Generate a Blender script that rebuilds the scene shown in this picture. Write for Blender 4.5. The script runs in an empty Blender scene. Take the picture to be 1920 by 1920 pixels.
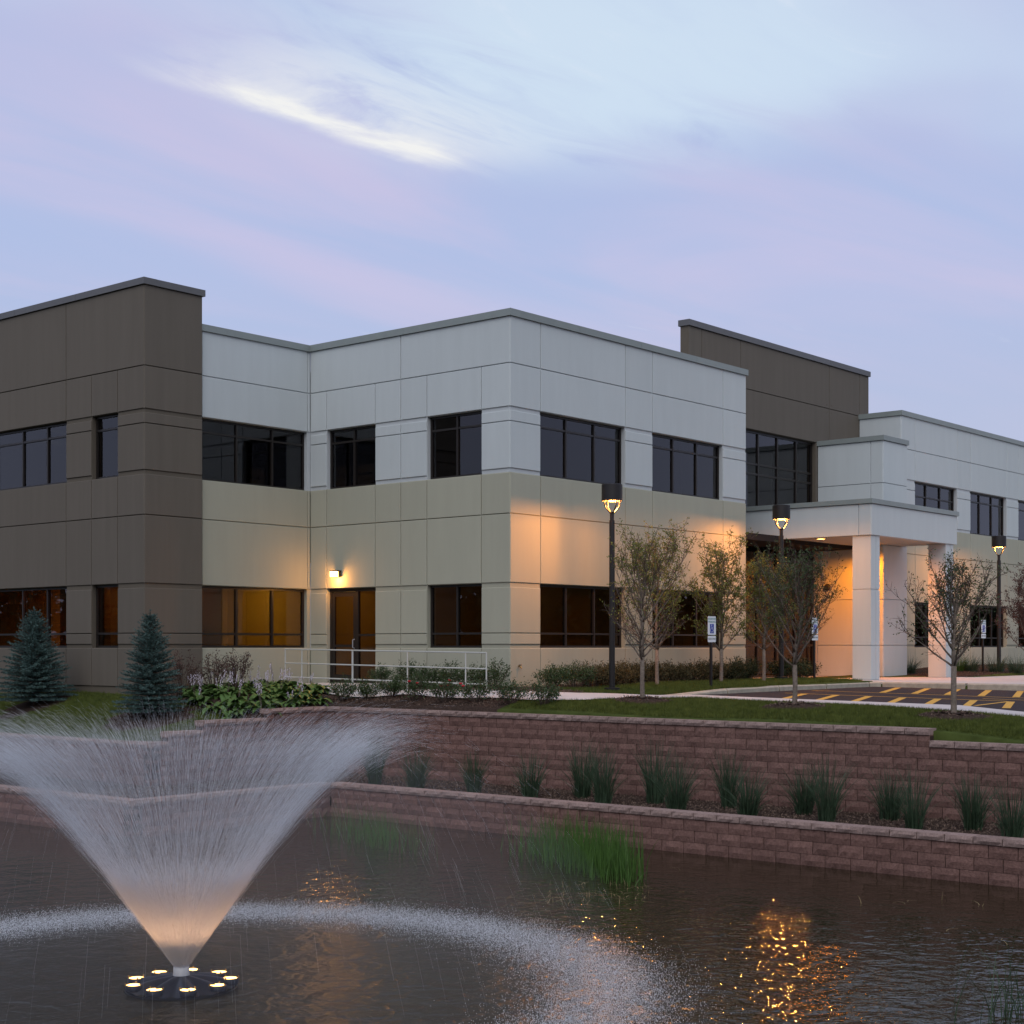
import bpy, math, random
import numpy as np
from mathutils import Vector, Matrix

random.seed(7)
rng = np.random.default_rng(11)
scene = bpy.context.scene
col = scene.collection

# ------------------------------------------------------------------ camera
# World axes: X runs along the right-hand facades, Y along the left-hand ones,
# origin at the foot of the near corner of the middle block, Z = 0 ground floor.
F = 2866.0                      # focal length in photo pixels (1920 wide)
HOR = 1212.0                    # horizon row
CAM = Vector((-28.04, -23.83, 1.0))
FWD = Vector((0.7628, 0.6467, 0.0)).normalized()
RGT = Vector((FWD.y, -FWD.x, 0.0))
cd = bpy.data.cameras.new('camera')
cd.sensor_width = 36.0
cd.lens = 36.0 * F / 1920.0
cd.shift_y = (HOR - 960.0) / 1920.0
cd.clip_start = 0.1
cd.clip_end = 2000
cam = bpy.data.objects.new('camera', cd)
cam.location = CAM
cam.rotation_euler = (math.pi / 2, 0, math.atan2(FWD.y, FWD.x) - math.pi / 2)
col.objects.link(cam)
scene.camera = cam

# ------------------------------------------------------------------ sky, sun, exposure
SUN_EL, SUN_AZ = math.radians(46), math.atan2(-0.58, -0.82)   # afterglow behind the camera
w = bpy.data.worlds.new('World'); scene.world = w; w.use_nodes = True
nt = w.node_tree; N = nt.nodes; L = nt.links
for n in list(N): N.remove(n)
def nd(t, **k):
    n = N.new(t)
    for a, b in k.items(): setattr(n, a, b)
    return n
def vmath(op, a, b=None):
    n = nd('ShaderNodeVectorMath', operation=op)
    for i, v in enumerate((a, b)):
        if v is None: continue
        if hasattr(v, 'links'): L.new(v, n.inputs[i])
        else: n.inputs[i].default_value = v
    return n.outputs['Value'] if op in ('DOT_PRODUCT', 'LENGTH') else n.outputs['Vector']
def smath(op, a, b=None, c=None, clamp=False):
    n = nd('ShaderNodeMath', operation=op, use_clamp=clamp)
    for i, v in enumerate((a, b, c)):
        if v is None: continue
        if hasattr(v, 'links'): L.new(v, n.inputs[i])
        else: n.inputs[i].default_value = v
    return n.outputs[0]
def smooth(v, lo, hi):
    n = nd('ShaderNodeMapRange', interpolation_type='SMOOTHSTEP')
    L.new(v, n.inputs[0]); n.inputs[1].default_value = lo; n.inputs[2].default_value = hi
    return n.outputs[0]
def cmix(f, a, b):
    n = nd('ShaderNodeMix', data_type='RGBA')
    L.new(f, n.inputs[0])
    for i, v in ((6, a), (7, b)):
        if hasattr(v, 'links'): L.new(v, n.inputs[i])
        else: n.inputs[i].default_value = (*v, 1)
    return n.outputs[2]
def noise(vec, scale, detail=5, rough=0.55, dist=0.0):
    n = nd('ShaderNodeTexNoise'); L.new(vec, n.inputs['Vector'])
    n.inputs['Scale'].default_value = scale; n.inputs['Detail'].default_value = detail
    n.inputs['Roughness'].default_value = rough; n.inputs['Distortion'].default_value = dist
    return n.outputs['Fac']
tc = nd('ShaderNodeTexCoord')
dirv = vmath('NORMALIZE', tc.outputs['Generated'])
sep = nd('ShaderNodeSeparateXYZ'); L.new(dirv, sep.inputs[0])
el = sep.outputs[2]
den = smath('MAXIMUM', smath('ADD', el, 0.02), 0.05)
inv = smath('DIVIDE', 1.0, den)
comb = nd('ShaderNodeCombineXYZ')
L.new(smath('MULTIPLY', sep.outputs[0], inv), comb.inputs[0])
L.new(smath('MULTIPLY', sep.outputs[1], inv), comb.inputs[1])
P = comb.outputs[0]                                     # the cloud layer, seen as a plane overhead
def cloud_xy(px, py):
    s, t = (px - 960) / F, (HOR - py) / F
    d = FWD + RGT * s + Vector((0, 0, t)); d.normalize()
    return Vector((d.x / (d.z + 0.02), d.y / (d.z + 0.02), 0))
sky = nd('ShaderNodeTexSky', sky_type='NISHITA')
sky.sun_disc = False
sky.sun_elevation = SUN_EL
sky.sun_rotation = math.pi / 2 - SUN_AZ
sky.air_density = 1.0; sky.dust_density = 2.0; sky.ozone_density = 3.0
# veils of high cloud: blue-grey to lavender, lit from the west
st = nd('ShaderNodeMapping'); L.new(P, st.inputs['Vector'])
st.inputs['Rotation'].default_value = (0, 0, 0.55); st.inputs['Scale'].default_value = (0.55, 1.5, 1)
n1 = noise(st.outputs[0], 0.9, 6, 0.5, 0.6)
n2 = noise(P, 0.55, 3, 0.5, 0.3)
n3 = noise(st.outputs[0], 4.0, 8, 0.62, 0.8)
veil = cmix(smooth(n1, 0.36, 0.70), (0.44, 0.52, 0.77), (0.585, 0.55, 0.765))
veil = cmix(smath('MULTIPLY', smooth(n2, 0.44, 0.60), smooth(el, 0.20, 0.36)), veil, (0.60, 0.715, 0.87))
Cc = cloud_xy(1080, 120)
cdist = vmath('LENGTH', vmath('SUBTRACT', P, tuple(Cc)))
veil = cmix(smath('MULTIPLY', smooth(cdist, 0.75, 0.1), smooth(n3, 0.2, 0.6)), veil, (0.635, 0.755, 0.885))
veil = cmix(smooth(el, 0.26, 0.10), veil, (0.475, 0.515, 0.70))
# the bright torn streak
A0, B0 = cloud_xy(215, 108), cloud_xy(840, 312)
ax = (B0 - A0).normalized(); Ls = (B0 - A0).length; pn = Vector((-ax.y, ax.x, 0))
if (cloud_xy(600, 120) - A0).dot(pn) < 0: pn = -pn
q = vmath('SUBTRACT', P, tuple(A0))
al = smath('DIVIDE', vmath('DOT_PRODUCT', q, tuple(ax)), Ls)
warp = smath('MULTIPLY', smath('SUBTRACT', noise(P, 5.0, 5, 0.6), 0.5), 0.09)
pe = smath('ADD', vmath('DOT_PRODUCT', q, tuple(pn)), warp)
core = smath('MULTIPLY', smooth(pe, -0.055, 0.01), smooth(pe, 0.085, 0.012))
core = smath('MULTIPLY', core, smath('MULTIPLY', smooth(al, -0.02, 0.5), smooth(al, 1.08, 0.85)))
feath = smath('MULTIPLY', smooth(pe, -0.05, 0.03), smooth(pe, 0.42, 0.02))
feath = smath('MULTIPLY', feath, smath('MULTIPLY', smooth(al, -0.1, 0.45), smooth(al, 1.25, 0.75)))
feath = smath('MULTIPLY', feath, smooth(n3, 0.36, 0.66))
streak = smath('ADD', smath('MULTIPLY', smath('MULTIPLY', core, 0.95), smooth(n3, 0.02, 0.5)), smath('MULTIPLY', feath, 0.6), clamp=True)
veil = cmix(streak, veil, (0.92, 0.91, 0.88))
wisp = smath('MULTIPLY', smooth(n3, 0.60, 0.78), smooth(n2, 0.45, 0.6))
veil = cmix(smath('MULTIPLY', wisp, 0.5), veil, (0.80, 0.84, 0.92))
bgA = nd('ShaderNodeBackground'); L.new(sky.outputs[0], bgA.inputs[0]); bgA.inputs[1].default_value = 0.08
bgB = nd('ShaderNodeBackground'); L.new(veil, bgB.inputs[0]); bgB.inputs[1].default_value = 1.11
mx = nd('ShaderNodeMixShader'); mx.inputs[0].default_value = 0.85
L.new(bgA.outputs[0], mx.inputs[1]); L.new(bgB.outputs[0], mx.inputs[2])
out = nd('ShaderNodeOutputWorld'); L.new(mx.outputs[0], out.inputs[0])

sl = bpy.data.lights.new('sun', 'SUN'); sl.energy = 1.48; sl.angle = math.radians(60); sl.color = (1.0, 0.985, 0.94)
so = bpy.data.objects.new('sun', sl); col.objects.link(so)
so.rotation_euler = Vector((-math.cos(SUN_EL) * math.cos(SUN_AZ), -math.cos(SUN_EL) * math.sin(SUN_AZ), -math.sin(SUN_EL))).to_track_quat('-Z', 'Y').to_euler()
so.location = (-40, -60, 30)
vs = scene.view_settings
vs.view_transform = 'Standard'; vs.look = 'None'; vs.exposure = 0.0; vs.gamma = 1.0; vs.use_curve_mapping = False
cy = scene.cycles
cy.max_bounces = 8; cy.transparent_max_bounces = 24; cy.sample_clamp_indirect = 4.0
cy.caustics_reflective = False; cy.caustics_refractive = False; cy.volume_bounces = 1

# ------------------------------------------------------------------ helpers
def pA(px, c):                 # photo column -> Y on the plane X = c
    s = (px - 960) / F
    d = (c - CAM.x) / (FWD.x + s * RGT.x)
    return CAM.y + d * (FWD.y + s * RGT.y)
def pB(px, c):                 # photo column -> X on the plane Y = c
    s = (px - 960) / F
    d = (c - CAM.y) / (FWD.y + s * RGT.y)
    return CAM.x + d * (FWD.x + s * RGT.x)
def at(px, py, z):             # photo pixel -> point on the level z
    d = (CAM.z - z) * F / (py - HOR); s = (px - 960) / F
    return Vector((CAM.x + d * (FWD.x + s * RGT.x), CAM.y + d * (FWD.y + s * RGT.y), z))
def at_depth(px, d, z=0):
    s = (px - 960) / F
    return Vector((CAM.x + d * (FWD.x + s * RGT.x), CAM.y + d * (FWD.y + s * RGT.y), z))

def tag(o, label=None, cat=None, group=None, kind=None):
    if label: o['label'] = label
    if cat: o['category'] = cat
    if group: o['group'] = group
    if kind: o['kind'] = kind
    return o
def thing(name, label, cat, loc=(0, 0, 0), rz=0.0, group=None, scale=1.0):
    o = bpy.data.objects.new(name, None); col.objects.link(o)
    o.empty_display_size = 0.1
    o.location = loc; o.rotation_euler = (0, 0, rz)
    if scale != 1.0: o.scale = (scale,) * 3
    return tag(o, label, cat, group)
def link(name, me, parent=None, loc=None, kind=None):
    o = bpy.data.objects.new(name, me); col.objects.link(o)
    if parent is not None: o.parent = parent
    if loc is not None: o.location = loc
    if kind: o['kind'] = kind
    return o
def mesh(name, V, Fc, mat, smooth_=False):
    me = bpy.data.meshes.new(name)
    me.from_pydata([tuple(v) for v in V], [], [tuple(f) for f in Fc])
    for m in (mat if isinstance(mat, (list, tuple)) else [mat]): me.materials.append(m)
    if smooth_: me.polygons.foreach_set('use_smooth', [True] * len(me.polygons))
    me.update(); return me
def mesh_np(name, V, Fc, mat, smooth_=False):       # V (n,3), Fc (m,k) arrays
    V = np.asarray(V, np.float32); Fc = np.asarray(Fc, np.int32)
    me = bpy.data.meshes.new(name)
    m, k = Fc.shape
    me.vertices.add(len(V)); me.vertices.foreach_set('co', V.ravel())
    me.loops.add(m * k); me.loops.foreach_set('vertex_index', Fc.ravel())
    me.polygons.add(m); me.polygons.foreach_set('loop_start', np.arange(m, dtype=np.int32) * k)
    try: me.polygons.foreach_set('loop_total', np.full(m, k, np.int32))
    except Exception: pass
    if smooth_: me.polygons.foreach_set('use_smooth', np.ones(m, bool))
    me.materials.append(mat); me.update(calc_edges=True); return me
def copy_tree(o, parent=None):
    c = o.copy(); col.objects.link(c); c.parent = parent
    for ch in list(o.children): copy_tree(ch, c)
    return c

class MB:
    """Collects boxes, prisms and tubes; build() links them as ONE mesh object."""
    def __init__(s): s.V = []; s.F = []
    def add(s, V, Fc):
        b = len(s.V); s.V += [tuple(v) for v in V]; s.F += [tuple(i + b for i in f) for f in Fc]
    def box(s, a, b):
        (x0, y0, z0), (x1, y1, z1) = [tuple(map(min, a, b)), tuple(map(max, a, b))]
        s.add([(x0, y0, z0), (x1, y0, z0), (x1, y1, z0), (x0, y1, z0), (x0, y0, z1), (x1, y0, z1), (x1, y1, z1), (x0, y1, z1)],
              [(3, 2, 1, 0), (4, 5, 6, 7), (0, 1, 5, 4), (1, 2, 6, 5), (2, 3, 7, 6), (3, 0, 4, 7)])
    def tube(s, pts, rad, k=6, cap=True):
        pts = [Vector(p) for p in pts]; n = len(pts)
        if not hasattr(rad, '__len__'): rad = [rad] * n
        V = []; up = Vector((0.3, 0.1, 1))
        for i, p in enumerate(pts):
            t = (pts[min(i + 1, n - 1)] - pts[max(i - 1, 0)])
            t = t.normalized() if t.length > 1e-9 else Vector((0, 0, 1))
            a = t.cross(up)
            if a.length < 1e-3: a = t.cross(Vector((1, 0, 0)))
            a.normalize(); b = t.cross(a)
            for j in range(k):
                an = 2 * math.pi * j / k
                V.append(p + (a * math.cos(an) + b * math.sin(an)) * rad[i])
        Fc = [(i * k + j, i * k + (j + 1) % k, (i + 1) * k + (j + 1) % k, (i + 1) * k + j) for i in range(n - 1) for j in range(k)]
        if cap: Fc += [tuple(range(k - 1, -1, -1)), tuple((n - 1) * k + j for j in range(k))]
        s.add(V, Fc)
    def lathe(s, prof, k=24, c=(0, 0, 0)):
        V = [(c[0] + r * math.cos(2 * math.pi * j / k), c[1] + r * math.sin(2 * math.pi * j / k), c[2] + z) for r, z in prof for j in range(k)]
        n = len(prof)
        s.add(V, [(i * k + j, i * k + (j + 1) % k, (i + 1) * k + (j + 1) % k, (i + 1) * k + j) for i in range(n - 1) for j in range(k)])
    def disc(s, c, r, k=20):
        s.add([(c[0] + r * math.cos(2 * math.pi * j / k), c[1] + r * math.sin(2 * math.pi * j / k), c[2]) for j in range(k)], [tuple(range(k))])
    def mesh(s, name, mat, sm=False): return mesh(name, s.V, s.F, mat, sm)
    def build(s, name, mat, parent=None, sm=False, kind=None): return link(name, s.mesh(name, mat, sm), parent, kind=kind)

# ------------------------------------------------------------------ materials
def mat(name, base, rough=0.7, spec=0.3, metal=0.0, vary=0.0, vscale=2.0, stretch=(1, 1, 1), bump=0.0, bscale=60, col2=None, objvar=0.0, emit=None, estr=0.0, transl=0.0, sss=None):
    m = bpy.data.materials.new(name); m.use_nodes = True
    t = m.node_tree; n = t.nodes; l = t.links
    b = n['Principled BSDF']
    b.inputs['Base Color'].default_value = (*base, 1); b.inputs['Roughness'].default_value = rough
    b.inputs['Specular IOR Level'].default_value = spec; b.inputs['Metallic'].default_value = metal
    src = None
    if vary > 0 or col2 or objvar > 0 or bump > 0:
        tcn = n.new('ShaderNodeTexCoord'); mp = n.new('ShaderNodeMapping'); mp.inputs['Scale'].default_value = stretch
        geo = n.new('ShaderNodeNewGeometry')
        l.new(geo.outputs['Position'], mp.inputs['Vector'])
    if vary > 0 or col2:
        nz = n.new('ShaderNodeTexNoise'); nz.inputs['Scale'].default_value = vscale; nz.inputs['Detail'].default_value = 6; nz.inputs['Roughness'].default_value = 0.6
        l.new(mp.outputs[0], nz.inputs['Vector'])
        rp = n.new('ShaderNodeMapRange'); rp.inputs[1].default_value = 0.3; rp.inputs[2].default_value = 0.7
        l.new(nz.outputs['Fac'], rp.inputs[0])
        mxn = n.new('ShaderNodeMix'); mxn.data_type = 'RGBA'
        l.new(rp.outputs[0], mxn.inputs[0])
        c2 = col2 or base
        mxn.inputs[6].default_value = (*[v * (1 - vary) for v in base], 1)
        mxn.inputs[7].default_value = (*[min(1, v * (1 + vary)) for v in c2], 1)
        src = mxn.outputs[2]
    if objvar > 0:
        oi = n.new('ShaderNodeObjectInfo'); hs = n.new('ShaderNodeHueSaturation')
        mr = n.new('ShaderNodeMapRange'); mr.inputs[3].default_value = 1 - objvar; mr.inputs[4].default_value = 1 + objvar
        l.new(oi.outputs['Random'], mr.inputs[0]); l.new(mr.outputs[0], hs.inputs['Value'])
        if src: l.new(src, hs.inputs['Color'])
        else: hs.inputs['Color'].default_value = (*base, 1)
        src = hs.outputs[0]
    if src: l.new(src, b.inputs['Base Color'])
    if bump > 0:
        nb = n.new('ShaderNodeTexNoise'); nb.inputs['Scale'].default_value = bscale; nb.inputs['Detail'].default_value = 4
        l.new(geo.outputs['Position'], nb.inputs['Vector'])
        bp = n.new('ShaderNodeBump'); bp.inputs['Strength'].default_value = bump; bp.inputs['Distance'].default_value = 0.02
        l.new(nb.outputs['Fac'], bp.inputs['Height']); l.new(bp.outputs[0], b.inputs['Normal'])
    if emit: b.inputs['Emission Color'].default_value = (*emit, 1); b.inputs['Emission Strength'].default_value = estr
    if transl > 0:
        tr = n.new('ShaderNodeBsdfTranslucent'); ms = n.new('ShaderNodeMixShader'); ms.inputs[0].default_value = transl
        if src: l.new(src, tr.inputs[0])
        else: tr.inputs[0].default_value = (*base, 1)
        l.new(b.outputs[0], ms.inputs[1]); l.new(tr.outputs[0], ms.inputs[2])
        l.new(ms.outputs[0], n['Material Output'].inputs[0])
    return m
M = {}
M['white'] = mat('white_paint', (0.475, 0.505, 0.505), 0.75, 0.2, vary=0.03, vscale=1.3, stretch=(2.5, 2.5, 0.35), bump=0.08, bscale=45, objvar=0.025)
M['tan'] = mat('tan_paint', (0.350, 0.340, 0.266), 0.75, 0.2, vary=0.03, vscale=1.3, stretch=(2.5, 2.5, 0.35), bump=0.08, bscale=45, objvar=0.025)
M['dark'] = mat('dark_taupe_paint', (0.120, 0.102, 0.082), 0.7, 0.2, vary=0.055, vscale=1.6, stretch=(3, 3, 0.25), bump=0.08, bscale=45, objvar=0.03)
M['whitewall'] = mat('white_joint', (0.30, 0.31, 0.31), 0.85, 0.1)
M['tanwall'] = mat('tan_joint', (0.26, 0.25, 0.215), 0.85, 0.1)
M['darkwall'] = mat('dark_joint', (0.085, 0.077, 0.07), 0.85, 0.1)
M['band_w'] = mat('white_reveal', (0.46, 0.48, 0.485), 0.8, 0.15, vary=0.04)
M['band_t'] = mat('tan_reveal', (0.33, 0.32, 0.25), 0.8, 0.15, vary=0.04)
M['band_d'] = mat('dark_reveal', (0.113, 0.095, 0.074), 0.8, 0.15, vary=0.04)
M['cop_w'] = mat('green_grey_coping', (0.22, 0.245, 0.235), 0.45, 0.4, vary=0.05, vscale=3, objvar=0.05)
M['cop_d'] = mat('dark_grey_coping', (0.10, 0.098, 0.10), 0.45, 0.4, vary=0.05, vscale=3, objvar=0.05)
M['frame'] = mat('bronze_frame', (0.018, 0.014, 0.012), 0.4, 0.4)
M['pole'] = mat('bronze_pole', (0.013, 0.010, 0.009), 0.45, 0.4, vary=0.1)
M['core'] = mat('dark_interior', (0.02, 0.02, 0.022), 0.9, 0.1)
M['roof'] = mat('grey_roof', (0.2, 0.2, 0.2), 0.9, 0.1)
M['soffit'] = mat('soffit_paint', (0.42, 0.40, 0.36), 0.8, 0.1, vary=0.03)
M['block'] = mat('split_face_block', (0.172, 0.098, 0.082), 0.95, 0.08, vary=0.28, vscale=26, bump=0.9, bscale=70, objvar=0.13)
M['cap'] = mat('wall_cap', (0.265, 0.187, 0.165), 0.95, 0.08, vary=0.25, vscale=30, bump=0.7, bscale=80, objvar=0.10)
M['backfill'] = mat('dark_backfill', (0.05, 0.035, 0.03), 1.0, 0.0)  # even dark colour of the core behind the block joints
M['concrete'] = mat('pale_concrete', (0.46, 0.43, 0.42), 0.9, 0.1, vary=0.08, vscale=1.5, bump=0.15, bscale=50)
M['kerb'] = mat('kerb_concrete', (0.34, 0.30, 0.245), 0.9, 0.1, vary=0.2, vscale=5, bump=0.2, bscale=60)
M['asphalt'] = mat('asphalt', (0.026, 0.023, 0.027), 0.9, 0.15, vary=0.15, vscale=8, bump=0.3, bscale=90)
M['yellow'] = mat('yellow_paint', (0.50, 0.29, 0.055), 0.8, 0.2, vary=0.18, vscale=14)
M['lawn'] = mat('lawn_soil', (0.045, 0.058, 0.015), 0.95, 0.05, vary=0.3, vscale=3)
M['grass'] = mat('grass_blade', (0.068, 0.094, 0.014), 0.6, 0.2, vary=0.45, vscale=5, col2=(0.085, 0.10, 0.02), transl=0.25)
M['mulch'] = mat('mulch', (0.045, 0.030, 0.024), 1.0, 0.05, vary=0.45, vscale=22, bump=1.0, bscale=35)
M['chip'] = mat('mulch_chip', (0.07, 0.045, 0.034), 0.95, 0.05, vary=0.6, vscale=40, col2=(0.13, 0.09, 0.07))
M['bed'] = mat('pond_bed', (0.04, 0.032, 0.022), 1.0, 0.0, vary=0.3)
M['earth'] = mat('rough_grass', (0.045, 0.062, 0.02), 1.0, 0.05, vary=0.35, vscale=0.8)
M['rail'] = mat('galvanised_rail', (0.42, 0.42, 0.39), 0.45, 0.4)
M['bark'] = mat('grey_bark', (0.17, 0.135, 0.11), 0.95, 0.05, vary=0.3, vscale=25, bump=0.6, bscale=60)
M['twig'] = mat('brown_twig', (0.085, 0.06, 0.05), 0.9, 0.05, vary=0.2)
M['leaf'] = mat('tree_leaf', (0.105, 0.155, 0.033), 0.55, 0.25, vary=0.35, vscale=6, col2=(0.16, 0.165, 0.04), transl=0.3)
M['leafdark'] = mat('dark_leaf', (0.058, 0.082, 0.030), 0.55, 0.25, vary=0.35, vscale=6, transl=0.25)
M['leafred'] = mat('red_leaf', (0.075, 0.035, 0.03), 0.55, 0.25, vary=0.35, vscale=6, transl=0.25)
M['rose'] = mat('rose_leaf', (0.042, 0.070, 0.024), 0.5, 0.3, vary=0.4, vscale=8, transl=0.2)
M['rosef'] = mat('red_flower', (0.45, 0.02, 0.03), 0.6, 0.2)
M['juniper'] = mat('juniper', (0.075, 0.062, 0.03), 0.8, 0.1, vary=0.35, vscale=5)
M['shrubdark'] = mat('dark_shrub', (0.035, 0.045, 0.02), 0.7, 0.15, vary=0.35, vscale=5)
M['shrubbrown'] = mat('brown_shrub_leaf', (0.07, 0.042, 0.035), 0.7, 0.15, vary=0.35, vscale=8)
M['hosta'] = mat('hosta_leaf', (0.075, 0.135, 0.035), 0.45, 0.3, vary=0.3, vscale=7, transl=0.15)
M['hostaf'] = mat('pale_lilac_flower', (0.50, 0.45, 0.52), 0.7, 0.1)
M['stalk'] = mat('flower_stalk', (0.12, 0.09, 0.08), 0.8, 0.1)
M['spruce'] = mat('spruce_needle', (0.045, 0.085, 0.075), 0.6, 0.2, vary=0.35, vscale=9, col2=(0.07, 0.115, 0.105))
M['sedge'] = mat('tall_grass_blade', (0.040, 0.066, 0.036), 0.55, 0.25, vary=0.35, vscale=9, transl=0.2)
M['reed'] = mat('reed_blade', (0.055, 0.115, 0.022), 0.55, 0.25, vary=0.3, vscale=6, transl=0.25)
M['straw'] = mat('dry_blade', (0.25, 0.19, 0.10), 0.8, 0.1, vary=0.2)
M['signwhite'] = mat('sign_white', (0.62, 0.64, 0.66), 0.4, 0.4)
M['signblue'] = mat('sign_blue', (0.012, 0.03, 0.28), 0.4, 0.4)
M['signgreen'] = mat('sign_green', (0.02, 0.16, 0.15), 0.5, 0.3)
M['black'] = mat('black_letter', (0.02, 0.02, 0.02), 0.6, 0.2)
M['float'] = mat('navy_plastic', (0.008, 0.009, 0.017), 0.38, 0.25)
M['collar'] = mat('grey_nozzle', (0.35, 0.36, 0.38), 0.4, 0.4)
M['lens'] = mat('lit_lens', (0.8, 0.5, 0.2), 0.4, 0.3, emit=(1.0, 0.47, 0.12), estr=24.0)
M['lens2'] = mat('lit_float_lens', (0.8, 0.5, 0.2), 0.4, 0.3, emit=(1.0, 0.55, 0.16), estr=6.0)
M['panel_light'] = mat('ceiling_panel', (0.8, 0.7, 0.5), 0.5, 0.2, emit=(1.0, 0.72, 0.30), estr=2.2)
M['roomwall'] = mat('room_wall', (0.55, 0.45, 0.26), 0.8, 0.1, vary=0.06)
M['roombrown'] = mat('brown_door', (0.22, 0.11, 0.05), 0.6, 0.2, vary=0.15)
M['blind'] = mat('blind_slat', (0.62, 0.52, 0.28), 0.6, 0.2, transl=0.65)
M['plasticblack'] = mat('dark_plastic', (0.03, 0.025, 0.022), 0.5, 0.3)
M['brass'] = mat('brass', (0.25, 0.18, 0.08), 0.4, 0.4, metal=0.8)

def glass_mat(name, tint, refl=1.5):
    m = bpy.data.materials.new(name); m.use_nodes = True
    n = m.node_tree.nodes; l = m.node_tree.links
    for x in list(n): n.remove(x)
    o = n.new('ShaderNodeOutputMaterial'); fr = n.new('ShaderNodeFresnel'); fr.inputs[0].default_value = refl
    g = n.new('ShaderNodeBsdfGlossy'); g.inputs['Roughness'].default_value = 0.0; g.inputs['Color'].default_value = (0.9, 0.9, 0.95, 1)
    nz = n.new('ShaderNodeTexNoise'); nz.inputs['Scale'].default_value = 0.7
    bp = n.new('ShaderNodeBump'); bp.inputs['Strength'].default_value = 0.03; bp.inputs['Distance'].default_value = 0.05
    geo = n.new('ShaderNodeNewGeometry'); l.new(geo.outputs['Position'], nz.inputs['Vector'])
    l.new(nz.outputs['Fac'], bp.inputs['Height']); l.new(bp.outputs[0], g.inputs['Normal'])
    t = n.new('ShaderNodeBsdfTransparent'); t.inputs[0].default_value = (*tint, 1)
    mx_ = n.new('ShaderNodeMixShader')
    fb = n.new('ShaderNodeMath'); fb.operation = 'SUBTRACT'; fb.inputs[0].default_value = 1.0; l.new(geo.outputs['Backfacing'], fb.inputs[1])
    fm_ = n.new('ShaderNodeMath'); fm_.operation = 'MULTIPLY'; l.new(fr.outputs[0], fm_.inputs[0]); l.new(fb.outputs[0], fm_.inputs[1])
    l.new(fm_.outputs[0], mx_.inputs[0]); l.new(t.outputs[0], mx_.inputs[1]); l.new(g.outputs[0], mx_.inputs[2]); l.new(mx_.outputs[0], o.inputs[0])
    return m
M['glass'] = glass_mat('bronze_glass', (0.56, 0.48, 0.36), 1.6)

def water_mat():
    m = bpy.data.materials.new('pond_water'); m.use_nodes = True
    n = m.node_tree.nodes; l = m.node_tree.links
    b = n['Principled BSDF']
    b.inputs['Base Color'].default_value = (0.018, 0.013, 0.006, 1); b.inputs['IOR'].default_value = 1.333
    b.inputs['Roughness'].default_value = 0.06; b.inputs['Specular IOR Level'].default_value = 0.30
    geo = n.new('ShaderNodeNewGeometry')
    def nz(scale, detail, sc):
        mp = n.new('ShaderNodeMapping'); mp.inputs['Scale'].default_value = sc; mp.inputs['Rotation'].default_value = (0, 0, 0.7)
        l.new(geo.outputs['Position'], mp.inputs['Vector'])
        x = n.new('ShaderNodeTexNoise'); x.inputs['Scale'].default_value = scale; x.inputs['Detail'].default_value = detail
        x.inputs['Distortion'].default_value = 0.4
        l.new(mp.outputs[0], x.inputs['Vector']); return x.outputs['Fac']
    a = nz(3.0, 2, (1, 1, 1)); c = nz(9.0, 2, (1, 1, 1))
    ad = n.new('ShaderNodeMath'); ad.operation = 'MULTIPLY_ADD'; ad.inputs[1].default_value = 0.32
    l.new(c, ad.inputs[0]); l.new(a, ad.inputs[2])
    bp = n.new('ShaderNodeBump'); bp.inputs['Strength'].default_value = 1.0; bp.inputs['Distance'].default_value = 0.030
    l.new(ad.outputs[0], bp.inputs['Height']); l.new(bp.outputs[0], b.inputs['Normal'])
    # churned by falling drops close to the fountain
    ds = n.new('ShaderNodeVectorMath'); ds.operation = 'DISTANCE'
    l.new(geo.outputs['Position'], ds.inputs[0]); ds.inputs[1].default_value = tuple(FOUNT)
    mr = n.new('ShaderNodeMapRange'); mr.interpolation_type = 'SMOOTHSTEP'
    mr.inputs[1].default_value = 4.2; mr.inputs[2].default_value = 6.3; mr.inputs[3].default_value = 0.24; mr.inputs[4].default_value = 0.015
    l.new(ds.outputs['Value'], mr.inputs[0]); l.new(mr.outputs[0], b.inputs['Roughness'])
    ma = n.new('ShaderNodeMapRange'); ma.inputs[1].default_value = 4.5; ma.inputs[2].default_value = 12.0; ma.inputs[3].default_value = 0.040; ma.inputs[4].default_value = 0.010
    l.new(ds.outputs['Value'], ma.inputs[0]); l.new(ma.outputs[0], bp.inputs['Distance'])
    return m

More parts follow.
